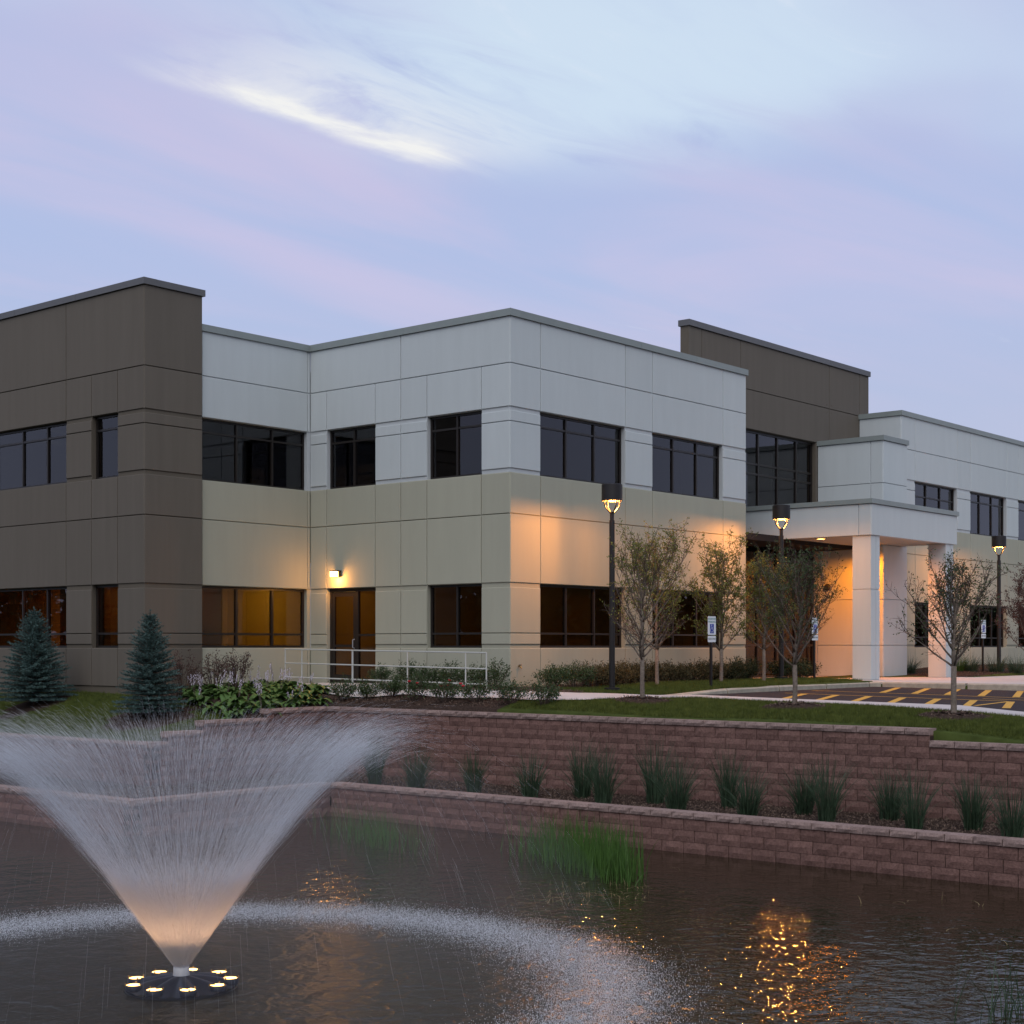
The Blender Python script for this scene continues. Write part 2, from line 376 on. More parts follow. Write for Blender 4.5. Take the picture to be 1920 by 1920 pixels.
# ------------------------------------------------------------------ terrain
WZ = -2.58                       # water level
UX, UY, UX2 = -3.42, 2.74, -8.55  # upper retaining wall: three straight runs
LX, LY, LX2 = -5.90, -0.04, -10.83  # lower retaining wall
CAPU, CAPL = -0.41, -1.87
TER = -1.95                      # planting terrace
STEPY = -12.36                   # the upper wall drops one course here
KY, KX = -3.70, 11.4             # kerb lines round the parking bay
FOUNT = at(340, 1852, WZ)
ctrl = np.array([
 (-3.3,-4.5,-.40),(-2.9,-4.5,-.27),(-1.5,-4.96,-.18),(.5,-4.7,-.15),(1.35,-2.05,-.08),(3.7,-1.7,.02),(4.3,-2.93,0),(10.5,-2.4,.05),(7,-3.3,.0),(7,-.3,.05),
 (1.6,-3.5,-.13),(-3.3,-9,-.42),(-2.9,-9,-.30),(-1.6,-8.7,-.21),(.6,-8,-.22),(-3.3,-12.2,-.46),(-3.3,-14,-.63),(-2.8,-14,-.5),(-1.45,-11.9,-.31),(.6,-11.5,-.29),(1,-16,-.34),(-3.3,-20,-.65),(1,-22,-.42),
 (-5.6,8,-.2),(-5.6,12,-.25),(-5.6,20,-.3),(-6.7,9.8,-.43),(-7,4.7,-.6),(-8.4,2.9,-1.1),(-8.4,10,-1.1),(-8.4,20,-1.1),(-3.4,7,-.1),(-.1,7,0),(-.2,5.9,0),
 (-3.5,2.9,-.42),(-4.8,2.9,-.47),(-5.8,2.9,-.66),(-7.3,2.9,-.92),(-4.5,4.5,-.22),(-1.5,5,-.03),(-1.5,1.3,-.07),(-2.2,-2.6,-.13),(-2.8,1,-.19),(-2.7,-2,-.19),(-3.3,0,-.38),(-3.3,-2.5,-.38),(-3.3,2.2,-.38),
 (-.2,2,0),(-.2,-.4,0),(13,-1,0),(20,-1,.05),(24.3,-2.0,.14),(23,-.3,.25),(30,-1,.3),(30,-6,.1),(13,-6,0),(20,-6,0)])
def _U(r2): return np.where(r2 > 1e-12, 0.5 * r2 * np.log(np.maximum(r2, 1e-12)), 0.0)
_n = len(ctrl)
_K = _U(((ctrl[:, None, :2] - ctrl[None, :, :2]) ** 2).sum(-1)) + np.eye(_n) * 0.02
_Pm = np.hstack([np.ones((_n, 1)), ctrl[:, :2]])
_W = np.linalg.solve(np.block([[_K, _Pm], [_Pm.T, np.zeros((3, 3))]]), np.concatenate([ctrl[:, 2], np.zeros(3)]))
def g_up(x, y):
    x = np.asarray(x, float); y = np.asarray(y, float); sh = x.shape
    x = x.ravel(); y = y.ravel()
    r2 = (x[:, None] - ctrl[:, 0]) ** 2 + (y[:, None] - ctrl[:, 1]) ** 2
    z = _U(r2) @ _W[:_n] + _W[_n] + _W[_n + 1] * x + _W[_n + 2] * y
    far = np.clip((np.maximum.reduce([x - 30, -9 - x, y - 22, -24 - y]) / 15), 0, 1)
    z = np.clip(z, -1.15, 0.32) * (1 - far) + (-0.45) * far
    asp = (x > 1.2) & (x < KX) & (y < KY - 0.04) & (y > -40)
    a = np.clip((x - 1.2) / 10.2, 0, 1); b = np.clip((KY - y) / 9.3, 0, 2)
    za = (-.16 + .02 * a) * (1 - b) + (-.31 + .09 * a) * b
    z = np.where(asp, np.maximum(za, -0.6), z)
    plz = (x >= KX) & (y < -2.3)
    z = np.where(plz & ~((x > 19.5) & (y > -3.2)), -0.06, z)
    bld = ((x > 0.3) & (y > 0.5)) | ((x > -3.5) & (y > 7.6)) | ((x > -5.2) & (y > 7.6))
    return np.where(bld, -0.1, z).reshape(sh)
def in_pond(x, y): return np.where(y < LY, x < LX, x < LX2)
def in_terr(x, y): return np.where(y < UY, x < UX, x < UX2) & ~in_pond(x, y)
def g(x, y):
    x = np.asarray(x, float); y = np.asarray(y, float)
    fw = (x - CAM.x) * FWD.x + (y - CAM.y) * FWD.y
    bank = np.clip((11.5 - fw) / 8, 0, 1); bank = np.maximum(bank, np.clip((np.abs((x - CAM.x) * RGT.x + (y - CAM.y) * RGT.y) - 30) / 6, 0, 1))
    zp = -3.5 * (1 - bank) + (-0.62) * bank
    return np.where(in_pond(x, y), zp, np.where(in_terr(x, y), TER, g_up(x, y)))
def gz(x, y): return float(g(np.array([x]), np.array([y]))[0])

def lines(lo, hi, fine, step, extra):
    a = list(np.arange(fine[0], fine[1] + 1e-6, step))
    left = list(fine[0] - np.geomspace(1, fine[0] - lo, 14)); right = list(fine[1] + np.geomspace(1, hi - fine[1], 14))
    v = np.array(sorted(set([round(t, 4) for t in a + left + right + extra])))
    keep = [v[0]]
    ex = np.array(extra)
    for t in v[1:]:
        if t - keep[-1] < 0.03 and not np.any(np.abs(ex - t) < 1e-4): continue
        keep.append(t)
    return np.array(keep)
def ex(*c): return [v for t in c for v in (round(t - 0.02, 4), round(t + 0.02, 4))]
xs = lines(-500, 500, (-13, 26), 0.45, ex(LX + .15, LX2 + .15, UX + .15, UX2 + .15, KX, 1.2))
ys = lines(-500, 500, (-24, 22), 0.45, ex(LY + .15, UY + .15, KY - 0.04))
X, Y = np.meshgrid(xs, ys, indexing='ij')
Z = g(X - np.where(np.abs(X - (UX + .15)) < .03, .15, 0) * 0, Y)
# the steps hide inside the walls' thickness
def shift_in(fn, X, Y): return fn(X - 0.15, Y - 0.15)
pond = shift_in(in_pond, X, Y); terr = shift_in(lambda a, b: np.where(b < UY, a < UX, a < UX2), X, Y) & ~pond
fw = (X - CAM.x) * FWD.x + (Y - CAM.y) * FWD.y
bank = np.maximum(np.clip((11.5 - fw) / 8, 0, 1), np.clip((np.abs((X - CAM.x) * RGT.x + (Y - CAM.y) * RGT.y) - 30) / 6, 0, 1))
Z = np.where(pond, -3.5 * (1 - bank) - 0.62 * bank, np.where(terr, TER, g_up(X, Y)))
nx, ny = len(xs), len(ys)
V = np.stack([X, Y, Z], -1).reshape(-1, 3)
idx = np.arange(nx * ny).reshape(nx, ny)
Fq = np.stack([idx[:-1, :-1], idx[1:, :-1], idx[1:, 1:], idx[:-1, 1:]], -1).reshape(-1, 4)
cx = (X[:-1, :-1] + X[1:, 1:]).ravel() / 2; cyy = (Y[:-1, :-1] + Y[1:, 1:]).ravel() / 2; cz = V[Fq][:, :, 2].mean(1)
def is_mulch(x, y):
    bed = (x > -3.5) & (x < 0.2) & (y > -2.3) & (y < 3.2)                      # rose bed and bed by the wall
    bed |= (x > -5.9) & (x < 0.2) & (y > 2.2) & (y < 7.2)                      # hosta bed
    bed |= (y > -1.15) & (y < 0.3) & (x > -0.5) & (x < 10.4)                    # juniper bed
    bed |= ((x + 7.0) ** 2 + (y - 4.7) ** 2 < 1.0) | ((x + 6.73) ** 2 + (y - 9.8) ** 2 < 0.8)
    bed |= (x > 19.4) & (y > -3.0) & (y < 0.5)
    return bed
mi = np.where(cz < -2.2, 2, np.where(cz < -1.5, 1, np.where(is_mulch(cx, cyy), 1, 0)))
far = (np.abs(cx) > 30) | (np.abs(cyy) > 26) | (cx < -12)
mi = np.where(far & (mi == 0), 3, mi)
gm = mesh_np('ground', V, Fq, M['lawn'], True)
for k in ('mulch', 'bed', 'earth'): gm.materials.append(M[k])
gm.polygons.foreach_set('material_index', mi.astype(np.int32)); gm.update()
tag(link('ground', gm), 'lawn, mulch beds and pond banks around the office building', None, kind='structure')

# water sheet
M['water'] = water_mat()
wv = [(-75, -75, WZ), (LX + .2, -75, WZ), (LX + .2, LY + .2, WZ), (LX2 + .2, LY + .2, WZ), (LX2 + .2, 60, WZ), (-75, 60, WZ)]
tag(link('water', mesh('water', wv, [(0, 1, 2, 3), (0, 3, 4, 5)], M['water'])), 'dark rippled pond water below the terraced walls', None, kind='structure')

# paving sheets, laid as lofts between two edges and draped on the ground
def loft(name, e0, e1, n, m, off, mt, kind='structure', parent=None, zf=None, thick=0.0):
    def res(e, k):
        e = np.array(e, float); s = np.r_[0, np.cumsum(np.hypot(*np.diff(e, axis=0).T))]; t = np.linspace(0, s[-1], k)
        return np.stack([np.interp(t, s, e[:, 0]), np.interp(t, s, e[:, 1])], -1)
    a, b = res(e0, n), res(e1, n)
    t = np.linspace(0, 1, m)[None, :, None]
    Q = a[:, None] * (1 - t) + b[:, None] * t
    z = (zf(Q[..., 0], Q[..., 1]) if zf else g_up(Q[..., 0], Q[..., 1])) + off
    V = np.concatenate([Q, z[..., None]], -1).reshape(-1, 3); ii = np.arange(n * m).reshape(n, m)
    o = link(name, mesh_np(name, V, np.stack([ii[:-1, :-1], ii[1:, :-1], ii[1:, 1:], ii[:-1, 1:]], -1).reshape(-1, 4), mt, True), parent)
    if kind: o['kind'] = kind
    return o
lot = loft('parking_lot', [(2.05, KY - .12), (2.05, -5.5), (2.4, -10.3), (0.9, -12.3), (-.2, -14), (-.2, -24)], [(KX - .14, KY - .12), (KX - .14, -24)], 60, 30, 0.012, M['asphalt'])
lot['label'] = 'black asphalt parking bay with yellow hatching'
path = loft('path', [(0.45, -3.95), (-0.3, -3.2), (-1.0, -2.9), (-1.35, -2.2), (-1.35, 0), (-1.25, 3), (-.06, 4.0), (-.06, 6.6)],
     [(0.45, -5.0), (-0.9, -4.6), (-2.2, -4.0), (-2.55, -2.5), (-2.5, 0), (-2.4, 3), (-2.3, 5.5), (-2.2, 6.6)], 40, 6, 0.03, M['concrete'])
loft('pavement', [(0.45, -3.95), (0.45, -5.0), (.45, -9.6), (0.0, -11.7), (-.75, -13.0), (-1.0, -14.2), (-1.0, -24)], [(2.1, KY - .05), (2.1, -5.5), (2.45, -10.3), (0.95, -12.3), (-.15, -14), (-.15, -24)], 46, 5, 0.027, M['concrete'])
plz = MB()
plz.box((KX + .15, -24, -.4), (32, -3.15, 0.0)); plz.box((KX + .15, -3.15, -.4), (19.5, 2.0, 0.0))
plaza = plz.build('plaza', M['concrete']); tag(plaza, 'pale concrete forecourt before the entrance', None, kind='structure')
# kerbs
kb = MB()
def kerb_run(pts, wdt):
    for (x0, y0), (x1, y1) in zip(pts[:-1], pts[1:]):
        n = max(1, int(round(math.hypot(x1 - x0, y1 - y0) / 2.4)))
        for i in range(n):
            t0, t1 = i / n + 0.002, (i + 1) / n - 0.002
            a = Vector((x0 + (x1 - x0) * t0, y0 + (y1 - y0) * t0)); b = Vector((x0 + (x1 - x0) * t1, y0 + (y1 - y0) * t1))
            d = (b - a).normalized(); nn = Vector((-d.y, d.x)) * wdt
            def top(p): 
                u = min(1, max(0, (p.x - 1.4) / 3.0)); return gz(p.x, KY - .1) + 0.035 + 0.11 * u if abs(p.y - KY) < .08 else 0.004
            za, zb = top(a), top(b)
            sh = 0.035
            V = [(a.x, a.y, za - .4), (b.x, b.y, zb - .4), (b.x + nn.x, b.y + nn.y, zb - .4), (a.x + nn.x, a.y + nn.y, za - .4),
                 (a.x, a.y, za - sh), (b.x, b.y, zb - sh), (b.x + nn.x, b.y + nn.y, zb), (a.x + nn.x, a.y + nn.y, za),
                 (a.x + nn.x * .22, a.y + nn.y * .22, za), (b.x + nn.x * .22, b.y + nn.y * .22, zb)]
            kb.add(V, [(0, 1, 5, 4), (4, 5, 9, 8), (8, 9, 6, 7), (2, 3, 7, 6), (0, 4, 8, 7, 3), (1, 2, 6, 9, 5)])
kerb_run([(1.3, KY - .06), (KX - .25, KY - .06)], 0.20)
kerb_run([(KX - .04, KY - .3), (KX - .04, -24)], -0.0 + 0.19)
kerb_run([(KX - .25, KY - .06), (KX - .04, KY - .3)], 0.2)
tag(kb.build('kerb', M['kerb']), 'pale concrete kerb round the parking bay', None, kind='structure')
# painted lines
def stripe(x0, y0, x1, y1, wd):
    d = Vector((x1 - x0, y1 - y0)).normalized(); nn = Vector((-d.y, d.x)) * wd / 2
    loft('painted_line', [(x0 + nn.x, y0 + nn.y), (x1 + nn.x, y1 + nn.y)], [(x0 - nn.x, y0 - nn.y), (x1 - nn.x, y1 - nn.y)], max(4, int(math.hypot(x1 - x0, y1 - y0) / .3)), 2, 0.018, M['yellow'], kind=None, parent=lot)
stripe(7.1, -4.2, 6.8, -13.5, 0.10); stripe(5.05, -4.6, 5.1, -10.2, 0.10)
for i in range(8): stripe(10.9, -4.75 - .86 * i, 7.25, -6.1 - .86 * i, 0.17)
for i in range(7): stripe(4.95, -5.2 - .86 * i, 2.25, -6.2 - .86 * i, 0.17)
stripe(2.7, -10.5, 5.0, -10.3, 0.10)
stripe(5.9, -9.3, 5.8, -13, 0.10)

# ------------------------------------------------------------------ building
bld = thing('office_building', 'two-storey precast office building, white over tan with dark taupe towers and flat roof', 'building')
ROWS = [(0.0, .965), (1.045, 1.32), (1.32, 2.44), (2.54, 4.21), (4.21, 5.21), (5.30, 6.44), (6.44, 6.71), (6.79, 7.84), (7.84, 8.98)]
GAP = 0.011
def pt(ax, c, u, w_, z): return (c + w_, u, z) if ax == 'A' else (u, c + w_, z)
_pcache = {}
def panel_mesh(ax, du, dz, mt):
    key = (ax, round(du, 3), round(dz, 3), mt.name)
    if key in _pcache: return _pcache[key]
    ch = 0.009; T = 0.04
    r0 = [(0, T, 0), (du, T, 0), (du, T, dz), (0, T, dz)]
    r1 = [(0, ch, 0), (du, ch, 0), (du, ch, dz), (0, ch, dz)]
    r2 = [(ch, 0, ch), (du - ch, 0, ch), (du - ch, 0, dz - ch), (ch, 0, dz - ch)]
    V = [pt(ax, 0, *v) for v in r0 + r1 + r2]
    Fc = [(8, 9, 10, 11)] + [(i, (i + 1) % 4, 4 + (i + 1) % 4, 4 + i) for i in range(4)] + [(4 + i, 4 + (i + 1) % 4, 8 + (i + 1) % 4, 8 + i) for i in range(4)]
    if ax == 'A': Fc = [f[::-1] for f in Fc]
    _pcache[key] = mesh('panel', V, Fc, mt); return _pcache[key]
def facade(ax, c, us, openings, mats, zbase=0.0, ztop=8.98, rows=None, majors=None, zlo=None, thick=0.28, w0=None, w1=None):
    """us: column breaks; openings: (u0,u1,z0,z1); mats: f(z)->(panel, wall) keys; majors: breaks kept in the top row"""
    us = sorted(us); rows = rows or ROWS
    rows = [(max(a, zbase) if i == 0 else a, min(b, ztop)) for i, (a, b) in enumerate(rows) if a < ztop]
    def inside(u, z): return any(o[0] - 1e-4 < u < o[1] + 1e-4 and o[2] - 1e-4 < z < o[3] + 1e-4 for o in openings)
    lo = zbase if zlo is None else zlo
    zc = sorted(set([lo, ztop, 5.21] + [v for o in openings for v in o[2:]])); zc = [z for z in zc if lo <= z <= ztop]
    uc = sorted(set([us[0] if w0 is None else w0, us[-1] if w1 is None else w1] + [v for o in openings for v in o[:2]]))
    walls = {}
    for z0, z1 in zip(zc[:-1], zc[1:]):
        for u0, u1 in zip(uc[:-1], uc[1:]):
            if inside((u0 + u1) / 2, (z0 + z1) / 2): continue
            k = mats((z0 + z1) / 2)[1]
            walls.setdefault(k, MB()).box(pt(ax, c, u0, 0.03, z0), pt(ax, c, u1, thick, z1))
    first = None
    for k, mb in walls.items():
        o = mb.build('wall', M[k], bld); first = first or o
    for ri, (z0, z1) in enumerate(rows):
        cols_ = majors if (majors and z0 > 7.5) else us
        for u0, u1 in zip(cols_[:-1], cols_[1:]):
            if z1 - z0 < .1: continue
            if inside((u0 + u1) / 2, (z0 + z1) / 2): continue
            k = mats((z0 + z1) / 2)[0]
            link('panel', panel_mesh(ax, u1 - u0 - 2 * GAP, z1 - z0 - 2 * GAP, M[k]), first, pt(ax, c, u0 + GAP, 0, z0 + GAP))
    return first
two = lambda z: ('white', 'band_w') if z > 5.21 else ('tan', 'band_t')
drk = lambda z: ('dark', 'band_d')
wht = lambda z: ('white', 'band_w')
def window(ax, c, u0, u1, z0, z1, mull=(), trans=(), rec=0.14, fw_=0.055, low=()):
    """frame of bars, one pane for every light; sits rec behind the panel face"""
    fm = MB(); D = 0.09
    def bar(a0, a1, b0, b1, dd=0.0): fm.box(pt(ax, c, a0, rec - dd, b0), pt(ax, c, a1, rec + D, b1))
    bar(u0, u0 + fw_, z0, z1); bar(u1 - fw_, u1, z0, z1)
    bar(u0 + fw_, u1 - fw_, z0, z0 + fw_); bar(u0 + fw_, u1 - fw_, z1 - fw_, z1)
    ue = [u0 + fw_] + [v for m_ in sorted(mull) for v in (m_ - fw_ / 2, m_ + fw_ / 2)] + [u1 - fw_]
    for a, b in zip(ue[1:-1:2], ue[2:-1:2]): bar(a, b, z0 + fw_, z1 - fw_, 0.004)
    ze = [z0 + fw_] + [v for m_ in sorted(trans) for v in (m_ - fw_ * .45, m_ + fw_ * .45)] + [z1 - fw_]
    for i in range(0, len(ue), 2):
        for a, b in zip(ze[1:-1:2], ze[2:-1:2]): bar(ue[i], ue[i + 1], a, b, -0.004)
    o = fm.build('window', M['frame'], bld)
    for i in range(0, len(ue), 2):
        for j in range(0, len(ze), 2):
            p = MB(); p.box(pt(ax, c, ue[i], rec + .04, ze[j]), pt(ax, c, ue[i + 1], rec + .046, ze[j + 1])); p.build('pane', M['glass'], o)
    return o
def coping(pts, z, mt, inner, h=0.17, over=0.05, wid=0.34, e0=None, e1=None):
    """flat metal cap along pts [(x,y),...]; inner = side the wall is on (+1 left of travel)"""
    for (x0, y0), (x1, y1) in zip(pts[:-1], pts[1:]):
        Lh = math.hypot(x1 - x0, y1 - y0); n = max(1, int(round(Lh / 3.0)))
        d = Vector((x1 - x0, y1 - y0)) / Lh; nn = Vector((-d.y, d.x)) * inner
        for i in range(n):
            a = Vector((x0, y0)) + d * (Lh * i / n + (0.003 if i else (-over if e0 is None else e0))); b = Vector((x0, y0)) + d * (Lh * (i + 1) / n - (0.003 if i < n - 1 else -over))
            A1, B1, A2, B2 = a - nn * over, b - nn * over, a + nn * wid, b + nn * wid
            m_ = MB()
            m_.add([(A1.x, A1.y, z - h), (B1.x, B1.y, z - h), (B2.x, B2.y, z - h), (A2.x, A2.y, z - h), (A1.x, A1.y, z), (B1.x, B1.y, z), (B2.x, B2.y, z), (A2.x, A2.y, z)],
                   [(3, 2, 1, 0), (4, 5, 6, 7), (0, 1, 5, 4), (1, 2, 6, 5), (2, 3, 7, 6), (3, 0, 4, 7)])
            m_.build('coping', mt, bld)
PT = 9.14
# middle block, left face (X = 0)
YI = pA(582, 0.0)                                       # inner corner
a = {k: pA(k, 0.0) for k in (612, 703, 751, 800, 902)}
opA = [(a[703], a[612], 5.21, 6.79), (a[902], a[800], 5.21, 6.79), (a[703], a[612], 0.0, 2.54), (a[902], a[800], .965, 2.54)]
ROWSA = ROWS
facade('A', 0.0, [0.012, a[902], a[800], a[751], a[703], a[612], YI], opA, two, majors=[0.012, a[751], YI], zlo=-0.4, w0=0.0315, w1=YI + .029)
window('A', 0.0, a[703], a[612], 5.21, 6.79, mull=[(a[703] + a[612]) / 2], trans=[6.44])
window('A', 0.0, a[902], a[800], 5.21, 6.79, mull=[(a[902] + a[800]) / 2], trans=[6.44])
wA1 = window('A', 0.0, a[902], a[800], .965, 2.54, mull=[(a[902] + a[800]) / 2], trans=[1.32])
# entrance door in that face
u0, u1 = a[703], a[612]; um = u0 + (u1 - u0) * 0.44
dr = MB(); R = 0.13
def dbar(y0, y1, z0, z1, d0=0.0, d1=0.09): dr.box((R + d0, y0, z0), (R + d1, y1, z1))
dbar(u0, u0 + .05, 0, 2.54); dbar(u1 - .07, u1, 0, 2.54); dbar(u0 + .05, u1 - .07, 2.46, 2.54); dbar(um - .05, um + .05, 0, 2.46)
dbar(u0 + .05, um - .05, 0, .12); dbar(u0 + .05, um - .05, 1.27, 1.33)
dr.build('door_frame', M['frame'], bld)
dm = MB()
def lbar(y0, y1, z0, z1): dm.box((R + .015, y0, z0), (R + .07, y1, z1))
y0, y1 = um + .06, u1 - .08
lbar(y0, y0 + .09, .01, 2.45); lbar(y1 - .09, y1, .01, 2.45); lbar(y0 + .09, y1 - .09, .01, .25); lbar(y0 + .09, y1 - .09, 2.33, 2.45); lbar(y0 + .09, y1 - .09, .98, 1.05)
door = dm.build('door', M['frame'], bld)
p = MB(); p.box((R + .035, y0 + .09, .25), (R + .043, y1 - .09, .98)); p.build('pane', M['glass'], door)
p = MB(); p.box((R + .035, y0 + .09, 1.05), (R + .043, y1 - .09, 2.33)); p.build('pane', M['glass'], door)
p = MB(); p.tube([(R + .02, y0 + .045, .95), (R - .05, y0 + .045, .97), (R - .05, y0 + .045, 1.17), (R + .02, y0 + .045, 1.19)], .013, 6); p.build('handle', M['collar'], door)
sd = MB(); sd.box((R + .04, u0 + .05, .12), (R + .046, um - .05, 1.27)); sd.build('pane', M['glass'], bld)
sd = MB(); sd.box((R + .04, u0 + .05, 1.33), (R + .046, um - .05, 2.46)); sd.build('pane', M['glass'], bld)
# middle block, right face (Y = 0)
XE = pB(1399, 0.0)
b = {k: pB(k, 0.0) for k in (1014, 1173, 1224, 1356)}
opB = [(b[1014], b[1173], 5.21, 6.79), (b[1224], b[1356], 5.21, 6.79), (b[1014], b[1173], .965, 2.54), (b[1224], b[1356], .965, 2.54)]
usB = [0.0, b[1014], b[1173], b[1224], b[1356], XE]
facade('B', 0.0, usB, opB, two, zlo=-0.4, w0=0.0325)
def thirds(u0, u1, n=3): return [u0 + (u1 - u0) * i / n for i in range(1, n)]
for o in opB:
    window('B', 0.0, *o, mull=thirds(o[0], o[1]), trans=[6.44 if o[2] > 3 else 1.32])
# return of the middle block towards the entrance (hidden side) and roof
rt = MB(); rt.box((XE - .25, .29, -0.2), (XE - .002, 1.9, 8.97)); rt.build('wall', M['white'], bld)
# recessed wall (Y = YI), white/tan, beside the dark block
XD = pB(379, YI); 
opR = [(XD, pB(577, YI), 5.21, 6.79), (XD, pB(577, YI), .965, 2.54)]
facade('B', YI, [XD - .6, XD, pB(577, YI), -0.002], opR, two, rows=[(-0.3, .965), (2.54, 4.21), (4.21, 5.21), (6.79, 7.84), (7.84, 8.98)], zbase=-0.3, zlo=-0.5, w1=.027)
e = opR[0]
window('B', YI, *opR[0], mull=[e[0] + .9 * (e[1] - e[0]) / 2.6, e[0] + 1.78 * (e[1] - e[0]) / 2.6], trans=[6.44], fw_=.05)
window('B', YI, *opR[1], mull=[e[0] + .9 * (e[1] - e[0]) / 2.6, e[0] + 1.78 * (e[1] - e[0]) / 2.6], trans=[1.32], fw_=.06)
# dark block on the left
YD = YI - 0.10
XC = pB(270.5, YD); XR = pB(380, YD)
DT = 9.97
drows = ROWS[:-1] + [(7.84, DT - .16)]
facade('B', YD, [XC, XR], [], drk, w0=XC + .0325, zbase=-0.7, zlo=-0.9, ztop=DT - .16, rows=drows)
c_ = {k: pA(k, XC) for k in (123.5, 167, 171, 220, -130)}
cend = c_[-130] + 4.0
opD = [(c_[220], c_[171], 5.21, 6.79), (c_[123.5], c_[-130], 5.21, 6.79), (c_[220], c_[171], .965, 2.54), (c_[123.5], c_[-130], .965, 2.54)]
facade('A', XC, [YD + .012, c_[220], c_[171], c_[123.5], c_[-130], cend], opD, drk, zbase=-0.7, zlo=-0.9, ztop=DT - .16, rows=drows, majors=[YD + .012, c_[123.5], c_[-130], cend], w0=YD + .0315)
for o in opD:
    hi = o[2] > 3
    if o[0] == c_[220]: window('A', XC, *o, trans=[6.44 if hi else 1.32])
    else: window('A', XC, *o, mull=[pA(80, XC), pA(34, XC), pA(-15, XC), pA(-70, XC)], trans=[6.44 if hi else 1.32])
rt = MB(); rt.box((XR - .25, YD + .29, 8.9), (XR - .002, YD + 3, DT - .17)); rt.build('wall', M['dark'], bld)
# entrance tower: a tall dark slab wall with a big window
YT = 1.6
XT0, XT1 = pB(1291.5, YT), pB(1629, YT)
TT = 10.75
tw = {k: pB(k, YT) for k in (1316, 1389, 1530, 1555, 1612)}
TW0, TW1 = XE - .1, tw[1530]
facade('B', YT, [XT0, tw[1316], tw[1389], tw[1555], tw[1612], XT1], [(XE - .3, TW1, 4.6, 7.85)], drk, zbase=4.6, ztop=TT - .18, thick=.3,
       rows=[(9.09, TT - .18)])
for u0, u1, z0, z1 in [(XT0, tw[1316], 7.85, 9.09), (tw[1316], tw[1389], 7.85, 9.09), (tw[1389], tw[1555], 7.85, 9.09), (tw[1555], tw[1612], 4.6, 9.09), (TW1, tw[1555], 4.6, 7.85), (tw[1612], XT1, 4.6, 9.09)]:
    link('panel', panel_mesh('B', u1 - u0 - 2 * GAP, z1 - z0 - 2 * GAP, M['dark']), bld, (u0 + GAP, YT, z0 + GAP))
window('B', YT, XE - .3, TW1, 4.9, 7.85, mull=[pB(k, YT + .14) for k in (1422, 1458, 1493)], trans=[6.48, 6.80], fw_=.07)
for dx in (-.16, .14):
    for dz in (-.13, .13):
        m_ = MB(); m_.tube([(tw[1555] + dx, YT - .004, 9.09 + dz), (tw[1555] + dx, YT + .02, 9.09 + dz)], .028, 8); m_.build('bolt_cover', M['band_d'], bld)
# right wing (Y = 0 again)
XW = pB(1690, 0.0); XWE = 36.0
r_ = {k: pB(k, 0.0) for k in (1716, 1795, 1820, 1888, 1910, 1990, 2015)}
opW = [(r_[1716], r_[1795], 5.21, 6.79), (r_[1820], r_[1888], 5.21, 6.79), (r_[1910], r_[1990], 5.21, 6.79)]
opW += [(o[0], o[1], .965, 2.54) for o in opW]
facade('B', 0.0, [XW, r_[1716], r_[1795], r_[1820], r_[1888], r_[1910], r_[1990], r_[2015], XWE], opW, two, zlo=-.4, w0=XW + .0325)
for i, o in enumerate(opW): window('B', 0.0, *o, mull=thirds(o[0], o[1]), trans=[6.30 if o[2] > 3 and i == 0 else (6.44 if o[2] > 3 else 1.32)])
facade('A', XW, [0.012, YT], [], wht, w0=.0315, zbase=5.21, rows=[(5.21, 6.79), (6.79, 7.84), (7.84, 8.98)])
# vestibule block beside the entrance
XV = pB(1533, YT); YV = pA(1656, XV); XV1 = pB(1701, YV); VT = 7.90
vr = [(0.0, 1.03), (1.03, 2.54), (2.54, 4.32), (4.32, 6.35), (6.35, VT - .16)]
facade('A', XV, [YV + .012, YV + .45, YT + .0], [], wht, w0=YV + .0315, w1=YT + .34, rows=vr, ztop=VT - .16)
facade('B', YV, [XV, XV1], [], wht, w0=XV + .0325, rows=vr, ztop=VT - .16)
m_ = MB(); m_.box((XV1 - .2, YV + .3, 0), (XV1 - .003, YT, VT - .17)); m_.build('wall', M['white'], bld)
m_ = MB(); m_.box((XV + .05, YV + .05, VT - .3), (XV1 - .05, YT, VT - .2)); m_.build('roof', M['roof'], bld)
# canopy
CXc, CYc, CX1, CZ0, CZ1 = 13.31, -2.71, 19.28, 4.31, 5.38
def fascia(ax, c, us):
    mb = MB(); mb.box(pt(ax, c, us[0] + (.0195 if ax == 'A' else .0325), .03, CZ0), pt(ax, c, us[-1], .2, CZ1 - .14)); o = mb.build('canopy', M['band_w'], bld)
    for u0, u1 in zip(us[:-1], us[1:]): link('panel', panel_mesh(ax, u1 - u0 - 2 * GAP, CZ1 - .15 - CZ0, M['white']), o, pt(ax, c, u0 + GAP, 0, CZ0 - .005))
    return o
cnp = fascia('A', CXc, [CYc + .012, CYc + .42, YT + .02]); fascia('B', CYc, [CXc, CX1])
m_ = MB(); m_.box((CXc + .2, CYc + .2, CZ0 + .02), (CX1 - .003, YT + .02, CZ0 + .2)); m_.build('soffit', M['soffit'], cnp)
m_ = MB(); m_.box((CX1 - .2, CYc + .2, CZ0 + .2), (CX1 - .004, 0.0, CZ1 - .14)); m_.build('canopy', M['white'], bld)
m_ = MB(); m_.box((CXc + .2, CYc + .2, CZ1 - .3), (CX1 - .2, YT, CZ1 - .2)); m_.build('roof', M['roof'], bld)
coping([(CXc, YT), (CXc, CYc)], CZ1, M['cop_w'], 1, h=.14); coping([(CXc, CYc), (CX1, CYc)], CZ1 - .002, M['cop_w'], 1, h=.14, e0=.343)
